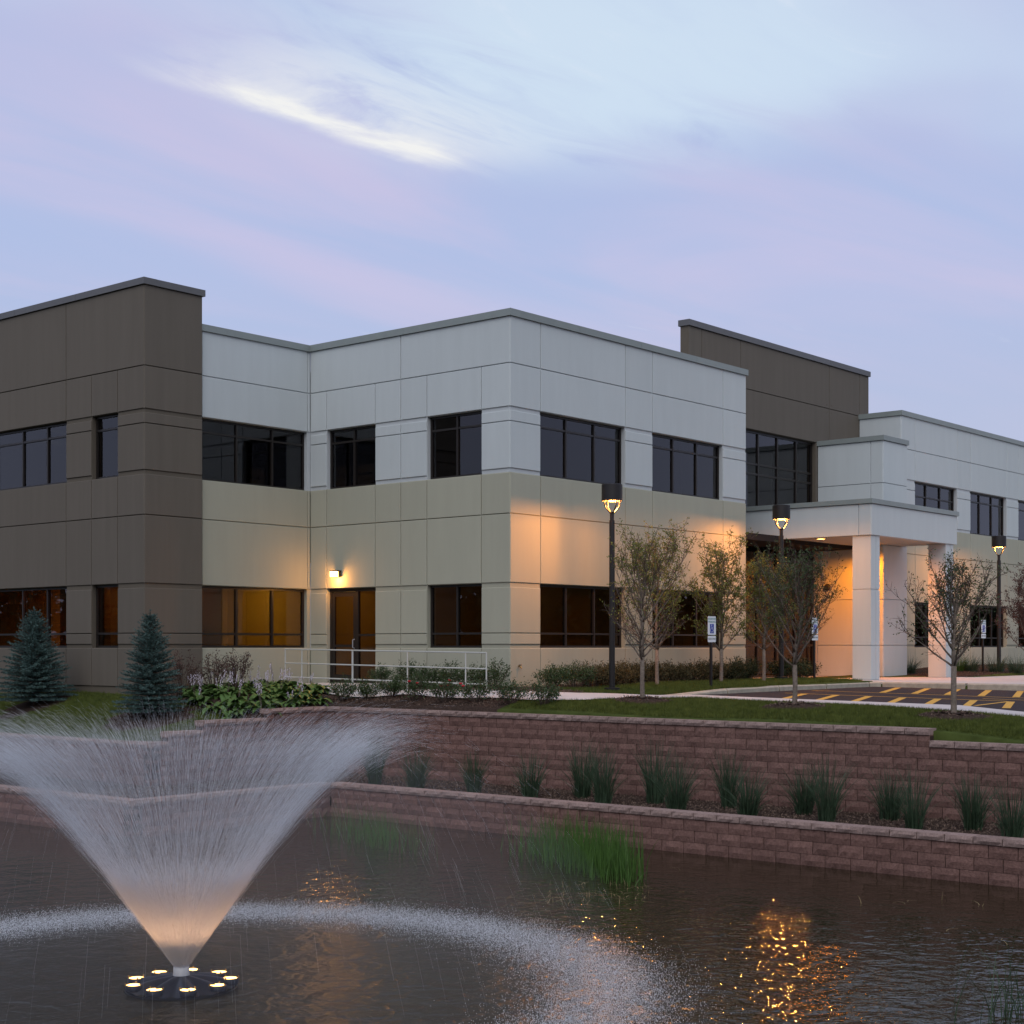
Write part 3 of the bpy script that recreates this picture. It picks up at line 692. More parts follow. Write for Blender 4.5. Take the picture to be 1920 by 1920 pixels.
def column(x, y, wx, wy):
    mb = MB(); mb.box((x + .02, y + .02, -.05), (x + wx - .02, y + wy - .02, CZ0)); o = mb.build('column', M['band_w'], bld)
    for z0, z1 in ((0.0, 1.03), (1.03, 2.70), (2.70, CZ0)):
        for (sx0, sx1) in ((0, wx * .56), (wx * .60, wx)):
            q_ = MB(); q_.box((x + sx0, y, z0 + GAP), (x + sx1, y + wy, z1 - GAP)); q_.build('panel', M['white'], o)
column(CXc + .06, CYc + .05, .56, .60)
column(CX1 - .75, CYc + .05, .56, .60)
# storefront under the canopy
sf = MB(); ysf = YT + .16
xsf = [XE + (XV - XE) * i / 6 for i in range(7)]
for i, x in enumerate(xsf): sf.box((x - .03, ysf, 0), (x + .03, ysf + .1, CZ0 + .2))
for z in (0.0, 1.0, 2.45, 3.4): 
    for x0, x1 in zip(xsf[:-1], xsf[1:]): sf.box((x0 + .03, ysf + .004, z), (x1 - .03, ysf + .096, z + .07))
sfo = sf.build('storefront', M['frame'], bld)
for x0, x1 in zip(xsf[:-1], xsf[1:]):
    for z0, z1 in ((.07, 1.0), (1.07, 2.45), (2.52, 3.4), (3.47, CZ0 + .2)):
        q_ = MB(); q_.box((x0 + .03, ysf + .05, z0), (x1 - .03, ysf + .056, z1)); q_.build('pane', M['glass'], sfo)
# copings round the roofs
coping([(0, YI), (0, 0)], PT, M['cop_w'], 1); coping([(0, 0), (XE, 0)], PT - .002, M['cop_w'], 1, e0=.343)
coping([(XD - .2, YI), (-.05, YI)], PT - .004, M['cop_w'], 1)
coping([(XC, cend), (XC, YD)], DT, M['cop_d'], 1, h=.16); coping([(XC, YD), (XR, YD)], DT - .002, M['cop_d'], 1, h=.16, e0=.343)
coping([(XT0, YT + .3), (XT0, YT)], TT, M['cop_d'], 1, h=.18); coping([(XT0, YT), (XT1, YT)], TT - .002, M['cop_d'], 1, h=.18, e0=.343)
coping([(XW, YT), (XW, 0)], PT, M['cop_w'], 1); coping([(XW, 0), (XWE, 0)], PT - .002, M['cop_w'], 1, e0=.343)
coping([(XV, YT), (XV, YV)], VT, M['cop_w'], 1, h=.16); coping([(XV, YV), (XV1, YV)], VT - .002, M['cop_w'], 1, h=.16, e0=.343)
# roof decks, floors and the dark upper-floor interiors
for A_, B_ in (((.3, .3, 8.3), (XE - .3, 20, 8.5)), ((XD - .4, YI + .3, 8.3), (.28, 20, 8.5)), ((XC + .3, YD + .3, 8.25), (XD - .41, cend, 8.45)), ((XW + .3, .3, 8.3), (XWE, 20, 8.5))):
    q_ = MB(); q_.box(A_, B_); q_.build('roof', M['roof'], bld)
q_ = MB(); q_.box((.3, .3, 4.2), (XWE, 20, 4.4)); q_.box((XC + .3, YI + .3, 4.19), (.28, 24, 4.39)); q_.build('floor', M['core'], bld)
q_ = MB(); q_.box((3.5, 3.5, 4.42), (XE, 3.7, 8.28)); q_.box((3.5, 3.7, 4.42), (3.7, 20, 8.28)); q_.box((XC + 3, YI + 3.2, 4.42), (3.48, YI + 3.4, 8.28)); q_.box((XC + 2.5, YI + 3.5, 4.42), (XC + 2.7, cend, 8.28))
q_.box((XE + .01, 5.0, 4.42), (XW, 5.2, 8.2)); q_.box((XW, 3.3, 4.42), (XWE, 3.5, 8.28)); q_.box((XE, 4.6, -.05), (XV + .4, 4.8, 4.2)); q_.box((XE, 1.95, 8.2), (XW, 5.2, 8.3))
q_.box((XW - .2, 1.96, 4.42), (XW - .05, 4.99, 8.19)); q_.box((XWE - .3, .3, 4.42), (XWE - .1, 3.29, 8.27)); q_.build('partition', M['core'], bld)
# ground-floor rooms that show through the glass
def room(x0, x1, y0, y1, mt, lights, z1=2.95, z0=0.0, open_side=None, es=None):
    r = MB(); t = .05
    if open_side != 'A': r.box((x0 - t, y0, z0), (x0, y1, z1))
    r.box((x1, y0, z0), (x1 + t, y1, z1))
    if open_side != 'B': r.box((x0, y0 - t, z0), (x1, y0, z1))
    r.box((x0, y1, z0), (x1, y1 + t, z1)); r.box((x0 - t, y0 - t, z1), (x1 + t, y1 + t, z1 + t)); r.box((x0 - t, y0 - t, z0 - .06), (x1 + t, y1 + t, z0 - .01))
    o = r.build('room', mt, bld)
    for (lx, ly, sx, sy) in lights:
        q = MB(); q.box((lx - sx / 2, ly - sy / 2, z1 - .03), (lx + sx / 2, ly + sy / 2, z1 - .012)); q.build('ceiling_light', es or M['panel_light'], o)
    return o
def dim(name, s, c=(1.0, .62, .22)): return mat(name, (0.8, 0.7, 0.5), 0.5, 0.2, emit=c, estr=s)
r1 = room(XD - .3, -.08, YI + .30, YI + 3.4, M['roomwall'], [(-2.6, YI + 1.4, .6, 1.2), (-1.0, YI + 1.6, .6, 1.2)], open_side='B', es=dim('office_panel', 8.0, (1, .70, .13)))
q_ = MB(); q_.box((-1.75, YI + 3.3, 0), (-1.0, YI + 3.395, 2.1)); q_.build('inner_door', M['roombrown'], r1)
q_ = MB(); q_.box((-3.1, YI + 1.3, .72), (-1.7, YI + 2.0, .76)); q_.box((-3.05, YI + 1.35, 0), (-3.0, YI + 1.95, .72)); q_.box((-1.8, YI + 1.35, 0), (-1.75, YI + 1.95, .72)); q_.build('desk', M['roombrown'], r1)
r2 = room(.29, 2.3, a[703] - .5, YI - .2, M['roomwall'], [(1.3, a[703] + .9, .7, 1.4)], open_side='A', es=dim('lobby_panel', 4.0, (1, .6, .2)))
q_ = MB(); q_.box((2.2, um + .02, 0), (2.295, um + .75, 2.1)); q_.build('inner_door', M['roombrown'], r2)
q_ = MB(); q_.box((2.17, um - .02, 0), (2.298, um + .02, 2.14)); q_.box((2.17, um + .75, 0), (2.298, um + .79, 2.14)); q_.box((2.17, um + .02, 2.1), (2.298, um + .75, 2.14)); q_.build('door_trim', M['frame'], r2)
r3 = MB(); 
r3o = room(.29, b[1356] + .2, .29, a[703] - .6, M['roomwall'], [(2.2, 2.6, .5, .5)], open_side='X', es=dim('dim_panel', 0.5, (1, .62, .25))) if False else None
def room2(x0, x1, y0, y1, mt, lights, es, z1=2.95):
    r = MB(); t = .05
    r.box((x1, y0, 0), (x1 + t, y1, z1)); r.box((x0, y1, 0), (x1, y1 + t, z1)); r.box((x0 - t, y0 - t, z1), (x1 + t, y1 + t, z1 + t)); r.box((x0, y0, -.06), (x1, y1, -.01))
    o = r.build('room', mt, bld)
    for (lx, ly, sx, sy) in lights:
        q = MB(); q.box((lx - sx / 2, ly - sy / 2, z1 - .03), (lx + sx / 2, ly + sy / 2, z1 - .012)); q.build('ceiling_light', es, o)
    return o
r3 = room2(.29, b[1356] + .3, .29, a[703] - .6, M['roomwall'], [(1.2, 2.6, .6, 1.2), (2.9, 2.2, .5, .8), (6.3, 2.4, .6, 1.2)], dim('dim_panel', 0.9))
q_ = MB(); q_.box((2.05, a[902] + .35, 0), (2.1, a[902] + 1.45, 2.95)); q_.build('partition', M['roombrown'], r3)
q_ = MB(); q_.box((1.98, a[902] + .45, 0), (2.045, a[902] + 1.25, 2.05)); q_.build('inner_door', M['roomwall'], r3)
r4 = room2(XC + .29, XC + 2.6, YD + .3, cend, M['roomwall'], [(XC + 1.4, c_[123.5] + 1.9, .8, 1.6), (XC + 1.4, c_[220] + .3, .5, .5)], dim('amber_panel', 16.0, (1.0, .42, .13)))
q_ = MB(); q_.box((XC + .35, c_[123.5] + .75, 0), (XC + 2.55, c_[123.5] + .8, 2.95)); q_.build('partition', M['roombrown'], r4)
r5 = room2(XW + .29, XWE - .1, .29, 3.2, M['roombrown'], [(25, 2.0, .3, .3)], dim('faint_panel', 0.5))
r6 = room2(XE + .05, XV + .3, YT + .35, 4.5, M['roombrown'], [(13.2, 3.2, 1.0, .4), (16.0, 3.2, .6, .4)], dim('lobby_glow', 2.2, (1, .5, .14)), z1=3.6)
for dx in (.4, 3.2):
    q_ = MB(); q_.box((XE + dx, 4.3, 0), (XE + dx + 1.1, 4.45, 2.2)); q_.build('inner_door', M['roomwall'], r6)
# venetian blinds: fine slats hung behind two of the windows
def blinds(ax, c, u0, u1, z0, z1, parent, rec=.20, step=.032):
    q = MB(); z = z1
    while z > z0:
        V = [pt(ax, c, u0, rec, z), pt(ax, c, u1, rec, z), pt(ax, c, u1, rec + .022, z - .015), pt(ax, c, u0, rec + .022, z - .015)]
        q.add(V, [(0, 1, 2, 3)]); z -= step
    return q.build('blind', M['blind'], parent, kind='stuff')
blinds('B', YI, e[0] + 1.85 * (e[1] - e[0]) / 2.6, e[1] - .07, 1.40, 2.47, r1)
blinds('A', XC, c_[220] + .07, c_[171] - .25, 1.0, 2.47, r4)
blinds('B', 0.0, *[b[1014] + (b[1173] - b[1014]) * t for t in (.36, .64)], 1.05, 2.47, r3)

# wall light over the side door
def wall_lamp(loc):
    t = thing('wall_light', 'lit wall light above the brown side door', 'lamp', loc)
    m = MB(); m.box((-.10, -.11, -.09), (-.002, .09, .09)); m.box((-.24, -.09, .055), (-.10, .075, .085)); m.build('housing', M['plasticblack'], t)
    m = MB(); m.box((-.25, -.08, -.075), (-.102, .065, .054)); m.build('lens', M['lens'], t)
    l = bpy.data.lights.new('wall_light_bulb', 'POINT'); l.energy = 40; l.color = (1, .42, .09); l.shadow_soft_size = .06
    lo = bpy.data.objects.new('bulb', l); col.objects.link(lo); lo.parent = t; lo.location = (-.20, 0, -.16)
wall_lamp((0, pA(635, 0), 2.93))
# strobe on the entrance wall, hose tap on the corner
t = thing('fire_bell', 'small round dark alarm bell on the amber-lit entrance wall', 'bell', (XV, pA(1552, XV), 2.98))
m = MB(); m.tube([(0, 0, 0), (-.05, 0, 0), (-.09, 0, 0)], [.12, .12, .07], 16); m.build('bell', M['plasticblack'], t)
m = MB(); m.box((-.005, -.15, -.15), (-.0, .15, .15)); 
t = thing('hose_tap', 'small brass hose tap low on the tan corner wall', 'tap', (pB(972, 0), 0, .52))
m = MB(); m.tube([(0, 0, 0), (0, -.07, 0), (0, -.10, -.05)], .018, 6); m.build('spout', M['brass'], t)
m = MB(); m.tube([(-.05, -.06, .03), (.05, -.06, .03)], .012, 6); m.tube([(0, -.06, 0), (0, -.06, .03)], .01, 6); m.build('handle', M['plasticblack'], t)
# recessed canopy lights
for i, (x, y, lb) in enumerate(((14.1, -.6, 'lit recessed downlight in the canopy soffit near its open left edge'), (16.6, -.75, 'recessed downlight in the canopy soffit hidden behind the front column'))):
    t = thing('canopy_downlight', lb, 'lamp', (x, y, CZ0 + .02), group='lights in the entrance canopy')
    m = MB(); m.lathe([(.20, .0), (.20, -.02), (.15, -.025)], 20); m.build('trim_ring', M['collar'], t)
    m = MB(); m.disc((0, 0, -.012), .16); m.build('lens', M['lens'], t)
    l = bpy.data.lights.new('downlight_bulb', 'SPOT'); l.energy = 640 if i else 300; l.color = (1, .26, .0); l.shadow_soft_size = .1; l.spot_size = math.radians(165); l.spot_blend = .4
    lo = bpy.data.objects.new('bulb', l); col.objects.link(lo); lo.parent = t; lo.location = (0, 0, -.06)

# ------------------------------------------------------------------ retaining walls
BH, BW, BD = 0.203, 0.457, 0.26
def block_mesh(seed, wd, h, d, mt, cap=False):
    r = random.Random(seed); nu, nz_ = (6, 3)
    V = []; Fc = []
    gpx = 0.0065
    for j in range(nz_):
        for i in range(nu):
            u = gpx + (wd - 2 * gpx) * i / (nu - 1); z = gpx * .6 + (h - gpx) * j / (nz_ - 1)
            edge = i in (0, nu - 1) or j in (0, nz_ - 1)
            V.append((u, (0.013 if edge else 0.0) + r.uniform(-.007, .009) - (0 if edge else .006), z))
    for j in range(nz_ - 1):
        for i in range(nu - 1): q = j * nu + i; Fc.append((q, q + 1, q + nu + 1, q + nu))
    b0 = len(V)
    V += [(gpx, d, gpx * .6), (wd - gpx, d, gpx * .6), (wd - gpx, d, h - gpx * .4), (gpx, d, h - gpx * .4)]
    top = [(nz_ - 1) * nu + i for i in range(nu)]; bot = list(range(nu))
    Fc += [tuple(top + [b0 + 2, b0 + 3]), tuple(bot[::-1] + [b0, b0 + 1]), (b0 + 3, b0, 0, nu, 2 * nu), (b0 + 1, b0 + 2, 3 * nu - 1, 2 * nu - 1, nu - 1)]
    return mesh('block', V, Fc, mt)
BM = [block_mesh(i, BW, BH, BD, M['block']) for i in range(10)]
HM = [block_mesh(40 + i, BW / 2, BH, BD, M['block']) for i in range(4)]
CM = [block_mesh(60 + i, BW, 0.115, BD + .06, M['cap']) for i in range(8)]
def retaining(name, label, runs, cap_of, base, overlap_limit):
    """runs: (axis, c, u_start, u_end) with outward face towards the pond; cap_of(run, u) -> cap top z"""
    root = thing(name, label, 'wall')
    pieces = []
    for ri, (ax, c, us, ue) in enumerate(runs):
        sgn = 1 if ue > us else -1
        n = int(round(abs(ue - us) / BW)); wds = abs(ue - us) / n
        bk = MB()
        segs = {}
        for i in range(n):
            uc_ = us + sgn * (i + .5) * wds; ct = cap_of(ri, uc_)
            bk.box(pt(ax, c, us + sgn * i * wds, .03, base - .3), pt(ax, c, us + sgn * (i + 1) * wds, BD - .02, ct - .13))
            lo_u = min(us + sgn * i * wds, us + sgn * (i + 1) * wds)
            pieces.append((ri, 'cap', ax, c - .03, lo_u, ct - .115, random.choice(CM)))
            k = 0; z = ct - .115 - BH
            while z > base - BH:
                half = (int(round((z - base) / BH)) % 2) * wds / 2
                pieces.append((ri, 'block', ax, c, lo_u + half, z, random.choice(BM)))
                low_nb = lo_u - wds / 2; ends = min(us, ue)
                if half and (low_nb < ends or cap_of(ri, low_nb) - .115 < z + BH - .01): pieces.append((ri, 'block', ax, c, lo_u - (0 if ax == 'B' else BW / 2), z, random.choice(HM)))
                z -= BH
        bk.build('core', M['backfill'], root)
    # keep singly the blocks that show largest; join the rest
    def depth(p):
        x, y, z = pt(p[2], p[3], p[4], 0, p[5]); v = Vector((x, y, z)) - CAM
        d = v.dot(FWD); px = 960 + F * v.dot(RGT) / d
        return d + (0 if -40 < px < 1960 else 100) + (40 if px < 640 else 0)
    pieces.sort(key=depth)
    cnt = {'cap': 0, 'block': 0}; rest = {'cap': MB(), 'block': MB()}
    for p in pieces:
        ri, nm, ax, c, u, z, me = p
        rz = 0 if ax == 'B' else -math.pi / 2
        if nm == 'cap' and cnt[nm] < 200 or nm == 'block' and cnt[nm] < 300:
            o = link(nm, me, root)
            # mesh runs along +X with the face at -Y; for X-planes turn it so the face looks to -X
            if ax == 'B': o.location = (u, c, z)
            else: o.location = (c, u + BW, z); o.rotation_euler = (0, 0, rz)
            o.scale = (1.0, 1, 1)
            cnt[nm] += 1
        else:
            mw = Matrix.Translation((u, c, z)) if ax == 'B' else Matrix.Translation((c, u + BW, z)) @ Matrix.Rotation(rz, 4, 'Z')
            rest[nm].add([mw @ v.co for v in me.vertices], [tuple(q.vertices) for q in me.polygons])
    for nm, mb in rest.items():
        if mb.V: mb.build(nm, M['block' if nm == 'block' else 'cap'], root, kind='stuff')
    return root
S2 = [-5.36, -6.93, -8.0]
def capU(ri, u):
    if ri == 0: return CAPU if u > STEPY else CAPU - BH
    if ri == 1: return CAPU - BH * sum(u < s for s in S2)
    return CAPU - 3 * BH
runU = [('A', UX, UY, UY - 48 * BW), ('B', UY, UX, UX - 11 * BW), ('A', UX - 11 * BW, UY, UY + 40 * BW)]
retaining('retaining_wall', 'upper red-brown split-face block retaining wall along the lawn edge', runU, capU, TER - .12, 300)
runL = [('A', LX, LY, LY - 48 * BW), ('B', LY, LX, LX - 11 * BW), ('A', LX - 11 * BW, LY, LY + 40 * BW)]
retaining('retaining_wall', 'lower red-brown split-face block retaining wall rising from the pond', runL, lambda r, u: CAPL, WZ - .22, 300)

# ------------------------------------------------------------------ handrail
hr = thing('handrail', 'pale metal handrail beside the ramp to the side door', 'handrail', (0, 0, 0))
hx = -1.6; hy0, hy1 = pA(912, hx), pA(535, hx)
def rz_(y, a0, a1): return a0 + (a1 - a0) * (y - hy0) / (hy1 - hy0)
for a0, a1 in ((.853, .93), (.485, .57), (.125, .21)):
    m = MB(); m.tube([(hx, hy0, a0), (hx, hy1, a1)], .018, 8); m.build('rail', M['rail'], hr)
for px in (912, 873, 764, 661, 566, 535):
    y = pA(px, hx); m = MB(); m.tube([(hx, y, gz(hx, y) - .02), (hx, y, rz_(y, .853, .93))], 0.018 if px != 661 else .025, 8); m.build('post', M['rail'], hr)

# ------------------------------------------------------------------ lamp posts
def lamp_post(px, d, ztop, label):
    p = at_depth(px, d); zb = gz(p.x, p.y); H = ztop - zb
    t = thing('lamp_post', label, 'street lamp', (p.x, p.y, zb), group='bronze pedestrian lamp posts')
    m = MB(); m.lathe([(.0, -.02), (.19, -.02), (.19, .09), (.12, .10), (0.0, .10)], 20); m.build('base', M['pole'], t)
    top = H - .66
    m = MB(); m.tube([(0, 0, .08), (0, 0, 1.5), (0, 0, top - .2)], [.072, .070, .066], 14); m.tube([(0, 0, top - .2), (0, 0, top - .05), (0, 0, top)], [.05, .05, .065], 14); m.build('pole', M['pole'], t, sm=False)
    rim = H - .40
    m = MB(); m.lathe([(.0, .40), (.235, .40), (.25, .385), (.25, .0), (.235, .0), (.225, .06), (.225, .30), (0, .30)], 32, (0, 0, rim)); m.build('shade', M['pole'], t)
    for k in range(4):
        an = math.pi / 4 + k * math.pi / 2 + .35; c_, s_ = math.cos(an), math.sin(an)
        m = MB(); m.tube([(.05 * c_, .05 * s_, top - .02), (.13 * c_, .13 * s_, top + .06), (.195 * c_, .195 * s_, top + .14), (.205 * c_, .205 * s_, rim - .06), (.205 * c_, .205 * s_, rim + .1)], .015, 6); m.build('arm', M['pole'], t)
    m = MB(); m.disc((0, 0, rim + .055), .215, 28); m.build('lens', M['lens'], t)
    l = bpy.data.lights.new('lamp_post_bulb', 'POINT'); l.energy = 430; l.color = (1, .36, .07); l.shadow_soft_size = .045
    lo = bpy.data.objects.new('bulb', l); col.objects.link(lo); lo.parent = t; lo.location = (0, 0, rim + .020)
lamp_post(1147.5, 36.5, 4.87, 'tall bronze lamp post on the grass left of the leafy trees')
lamp_post(1465, 43.2, 4.99, 'bronze lamp post in front of the entrance canopy')
lamp_post(1873, 54.0, 4.90, 'bronze lamp post by the right wing, rightmost of the three')

# ------------------------------------------------------------------ parking signs
def text_mesh(body, size, mt, name):
    cu = bpy.data.curves.new(name, 'FONT'); cu.body = body; cu.size = size; cu.align_x = 'CENTER'; cu.align_y = 'CENTER'; cu.extrude = .001
    tmp = bpy.data.objects.new(name, cu); col.objects.link(tmp)
    bpy.context.view_layer.update()
    me = bpy.data.meshes.new_from_object(tmp.evaluated_get(bpy.context.evaluated_depsgraph_get()))
    bpy.data.objects.remove(tmp); me.materials.clear(); me.materials.append(mt); me.name = name
    return me
TX = [(text_mesh('RESERVED', .066, M['signgreen'], 'lettering'), .185), (text_mesh('PARKING', .066, M['signgreen'], 'lettering'), .11)]
TF = text_mesh('$250 FINE', .062, M['black'], 'lettering')
def sign(p, zb, h, rz, label):
    t = thing('parking_sign', label, 'sign', (p.x, p.y, zb), rz, group='reserved parking signs')
    m = MB(); m.box((-.03, 0, -.1), (.03, .05, h - .02)); m.build('post', M['pole'], t)
    zc = h - .25
    def plate(z0, z1, wd, nm):
        m = MB(); r = .025; y0, y1 = -.006, -.001; pts = []
        for (cx_, cz_, s) in ((wd / 2 - r, z0 + r, -90), (wd / 2 - r, z1 - r, 0), (-wd / 2 + r, z1 - r, 90), (-wd / 2 + r, z0 + r, 180)):
            for k in range(4): an = math.radians(s + 30 * k); pts.append((cx_ + r * math.cos(an), cz_ + r * math.sin(an)))
        n = len(pts); m.add([(x, y0, z) for x, z in pts] + [(x, y1, z) for x, z in pts], [tuple(range(n)), tuple(range(2 * n - 1, n - 1, -1))] + [(i, (i + 1) % n, n + (i + 1) % n, n + i) for i in range(n)])
        return m.build(nm, M['signwhite'], t)
    pl = plate(h - .46, h, .30, 'sign_plate'); pf = plate(h - .64, h - .485, .30, 'fine_plate')
    for me, dz in TX:
        o = link('lettering', me, pl, (0, -.0075, zc + dz)); o.rotation_euler = (math.pi / 2, 0, 0)
    m = MB(); m.box((-.07, -.009, zc - .17), (.07, -.0061, zc + .06)); m.build('symbol_field', M['signblue'], pl)
    m = MB(); Yq = (-.0115, -.0092)
    def seg(x0, z0, x1, z1, wd=.012):
        d = Vector((x1 - x0, z1 - z0)).normalized(); n_ = Vector((-d.y, d.x)) * wd / 2; d = d * wd * .3
        m.add([(x0 + n_.x - d.x, Yq[0], z0 + n_.y - d.y), (x0 - n_.x - d.x, Yq[0], z0 - n_.y - d.y), (x1 - n_.x + d.x, Yq[0], z1 - n_.y + d.y), (x1 + n_.x + d.x, Yq[0], z1 + n_.y + d.y)], [(0, 1, 2, 3)])
    b0 = zc - .055
    hd = [( -.012 + .016 * math.cos(k * .785), Yq[0], b0 + .085 + .016 * math.sin(k * .785)) for k in range(8)]; m.add(hd, [tuple(range(8))])
    seg(-.012, b0 + .062, -.008, b0 - .005); seg(-.008, b0 - .005, .028, b0 - .005); seg(.028, b0 - .005, .042, b0 - .055); seg(-.01, b0 + .03, .022, b0 + .03); seg(.042, b0 - .055, .055, b0 - .05)
    arc = [(-.008 + .048 * math.cos(a_), b0 - .04 + .048 * math.sin(a_)) for a_ in np.linspace(2.1, 6.1, 12)]
    for (x0, z0), (x1, z1) in zip(arc[:-1], arc[1:]): seg(x0, z0, x1, z1)
    m.build('wheelchair_symbol', M['signwhite'], pl)
    o = link('lettering', TF, pf, (0, -.0075, h - .562)); o.rotation_euler = (math.pi / 2, 0, 0)
def face_cam(p): return math.atan2(CAM.y - p.y, CAM.x - p.x) + math.pi / 2
p = at_depth(1334.5, 37.9); sign(p, gz(p.x, p.y), 1.76, math.radians(-8), 'reserved parking sign with blue wheelchair symbol before the tan wall')
p = at_depth(1528, 43.2); sign(p, gz(p.x, p.y), 1.76, math.radians(-6), 'reserved parking sign half hidden by the tree at the entrance')
p = at_depth(1844, 53.0); sign(p, gz(p.x, p.y), 1.80, math.radians(-6), 'reserved parking sign seen behind the rightmost front tree')

# ------------------------------------------------------------------ plants
def leaves(P, Nn, size, aspect=.5, jitter=.9, droop=0.0):
    """one folded diamond per leaf at P pointing roughly along Nn"""
    n = len(P); P = np.asarray(P); D = np.asarray(Nn) + rng.normal(0, jitter, (n, 3)); D[:, 2] -= droop
    D /= np.linalg.norm(D, axis=1, keepdims=True) + 1e-9
    S = np.cross(D, rng.normal(0, 1, (n, 3))); S /= np.linalg.norm(S, axis=1, keepdims=True) + 1e-9
    Nr = np.cross(D, S)
    sz = (size * rng.uniform(.6, 1.25, n))[:, None]
    mid = P + D * sz * .45 
    V = np.stack([P, mid + S * sz * aspect * .5 + Nr * sz * .06, P + D * sz, mid - S * sz * aspect * .5 + Nr * sz * .06], 1).reshape(-1, 3)
    return V, np.arange(4 * n).reshape(n, 4)
def blades(P, H, wd, lean, curve=.5, seg=3):
    """curved grass blades: P (n,3) bases, H (n,), lean (n,2) horizontal reach"""
    n = len(P); t = np.linspace(0, 1, seg + 1)
    L3 = np.concatenate([lean, np.zeros((n, 1))], 1)
    up = np.array([0, 0, 1.0])
    C = P[:, None] + L3[:, None] * (t[None, :, None] ** 1.7) + up * (H[:, None, None] * (t[None, :, None] - curve * .35 * t[None, :, None] ** 2.5 * np.linalg.norm(lean, axis=1)[:, None, None] / (H[:, None, None] + 1e-6)))
    an = rng.uniform(0, 2 * np.pi, n); S = np.stack([np.cos(an), np.sin(an), 0 * an], 1)[:, None] * (wd * (1 - t ** 1.5 * .95))[None, :, None] / 2
    V = np.stack([C - S, C + S], 2).reshape(n, -1, 3)
    k = 2 * (seg + 1); base = (np.arange(n) * k)[:, None]
    Fc = np.concatenate([base + np.array([[2 * i, 2 * i + 1, 2 * i + 3, 2 * i + 2]]) for i in range(seg)], 1).reshape(-1, 4)
    return V.reshape(-1, 3), Fc

def young_tree(name, label, p, H, wdt, trunk_h, n_leaf, leafmat, seed, leaf=.075, low_bare=.3, group=None, lean=0.0, trunk_r=.05):
    r = random.Random(seed)
    zb = gz(p.x, p.y)
    t = thing(name, label, 'tree', (p.x, p.y, zb), r.uniform(0, 6.28), group=group)
    tk = MB(); tw_ = MB(); LP = []; LD = []
    top = Vector((lean, 0, trunk_h))
    tk.tube([(0, 0, -.05), (0, 0, .04), (lean * .3, .01, trunk_h * .5), top], [trunk_r * 1.5, trunk_r * 1.05, trunk_r * .95, trunk_r * .9], 9)
    def path_(p0, d, Ln, n, wob, upw):
        pts = [p0]; d = d.normalized()
        for i in range(n):
            d = (d + Vector((r.uniform(-wob, wob), r.uniform(-wob, wob), r.uniform(-wob, wob) + upw))).normalized()
            pts.append(pts[-1] + d * Ln / n)
        return pts, d
    ch = H - trunk_h; R = wdt / 2
    lead, _ = path_(top, Vector((0.03, 0, 1)), ch * .86, 8, .08, .05)
    tk.tube(lead, [trunk_r * .8 * (1 - i / 9.5) + .004 for i in range(9)], 6)
    nl = 22
    for i in range(nl):
        f = i / (nl - 1); an = i * 2.4 + r.uniform(-.4, .4)
        st_ = lead[min(7, int(f * 5.2))].lerp(lead[min(8, int(f * 5.2) + 1)], r.random()) if f > .1 else top - Vector((0, 0, r.uniform(0, .08)))
        tilt = (.95 - .55 * f) * r.uniform(.85, 1.15)
        rem = H - st_.z
        Ln = min(R * 1.05 / math.sin(tilt + .05), rem * .98 / math.cos(min(tilt, 1.1))) * r.uniform(.72, 1.0)
        d = Vector((math.cos(an) * math.sin(tilt), math.sin(an) * math.sin(tilt), math.cos(tilt)))
        limb, _ = path_(st_, d, Ln, 7, .13, .055)
        r0 = trunk_r * (.36 - .2 * f)
        tk.tube(limb, [r0 * (1 - k / 7.6) + .003 for k in range(8)], 5)
        for j in range(11):
            k = r.uniform(.18, .98) * 7; b0 = limb[int(k)].lerp(limb[min(7, int(k) + 1)], k % 1)
            ld = (limb[min(7, int(k) + 1)] - limb[int(k)]); 
            if ld.length < 1e-5: ld = d
            dd = ld.normalized() + Vector((r.uniform(-.8, .8), r.uniform(-.8, .8), r.uniform(-.2, .8)))
            br, _ = path_(b0, dd, Ln * r.uniform(.16, .34) + .08, 4, .2, .06)
            tw_.tube(br, [.006, .005, .004, .003, .002], 3, False)
            for m_ in range(6):
                kk = r.uniform(.15, 1) * 4; c0 = br[int(min(kk, 3.99))].lerp(br[min(4, int(kk) + 1)], kk % 1)
                dv = Vector((r.uniform(-1, 1), r.uniform(-1, 1), r.uniform(-.4, 1.1))).normalized()
                tl = r.uniform(.06, .20)
                tw_.tube([c0, c0 + dv * tl * .5 + Vector((0, 0, .01)), c0 + dv * tl], [.004, .003, .0012], 3, False)
                for q in range(4):
                    LP.append(c0 + dv * tl * r.uniform(.25, 1.0)); LD.append(dv)
    tk.build('trunk', M['bark'], t, sm=True)
    tw_.build('twigs', M['twig'], t, kind='stuff')
    LP = np.array([tuple(v) for v in LP]); LD = np.array([tuple(v) for v in LD])
    hrel = (LP[:, 2] - trunk_h) / ch
    w_ = np.clip((hrel - low_bare * .25) / max(low_bare, .01), 0.06, 1)
    pick = rng.choice(len(LP), size=n_leaf, replace=True, p=w_ / w_.sum())
    Vv, Ff = leaves(LP[pick] + rng.normal(0, .028, (n_leaf, 3)), LD[pick], leaf, .48, .8)
    link('crown', mesh_np('crown', Vv, Ff, leafmat), t, kind='stuff')
    return t
TG = 'young trees around the parking bay'
young_tree('young_tree', 'young bare-stemmed tree in a mulch ring, leftmost of the front three', Vector((-1.5, -4.96, 0)), 3.55, 2.25, .95, 2700, M['leaf'], 3, .055, .75, TG)
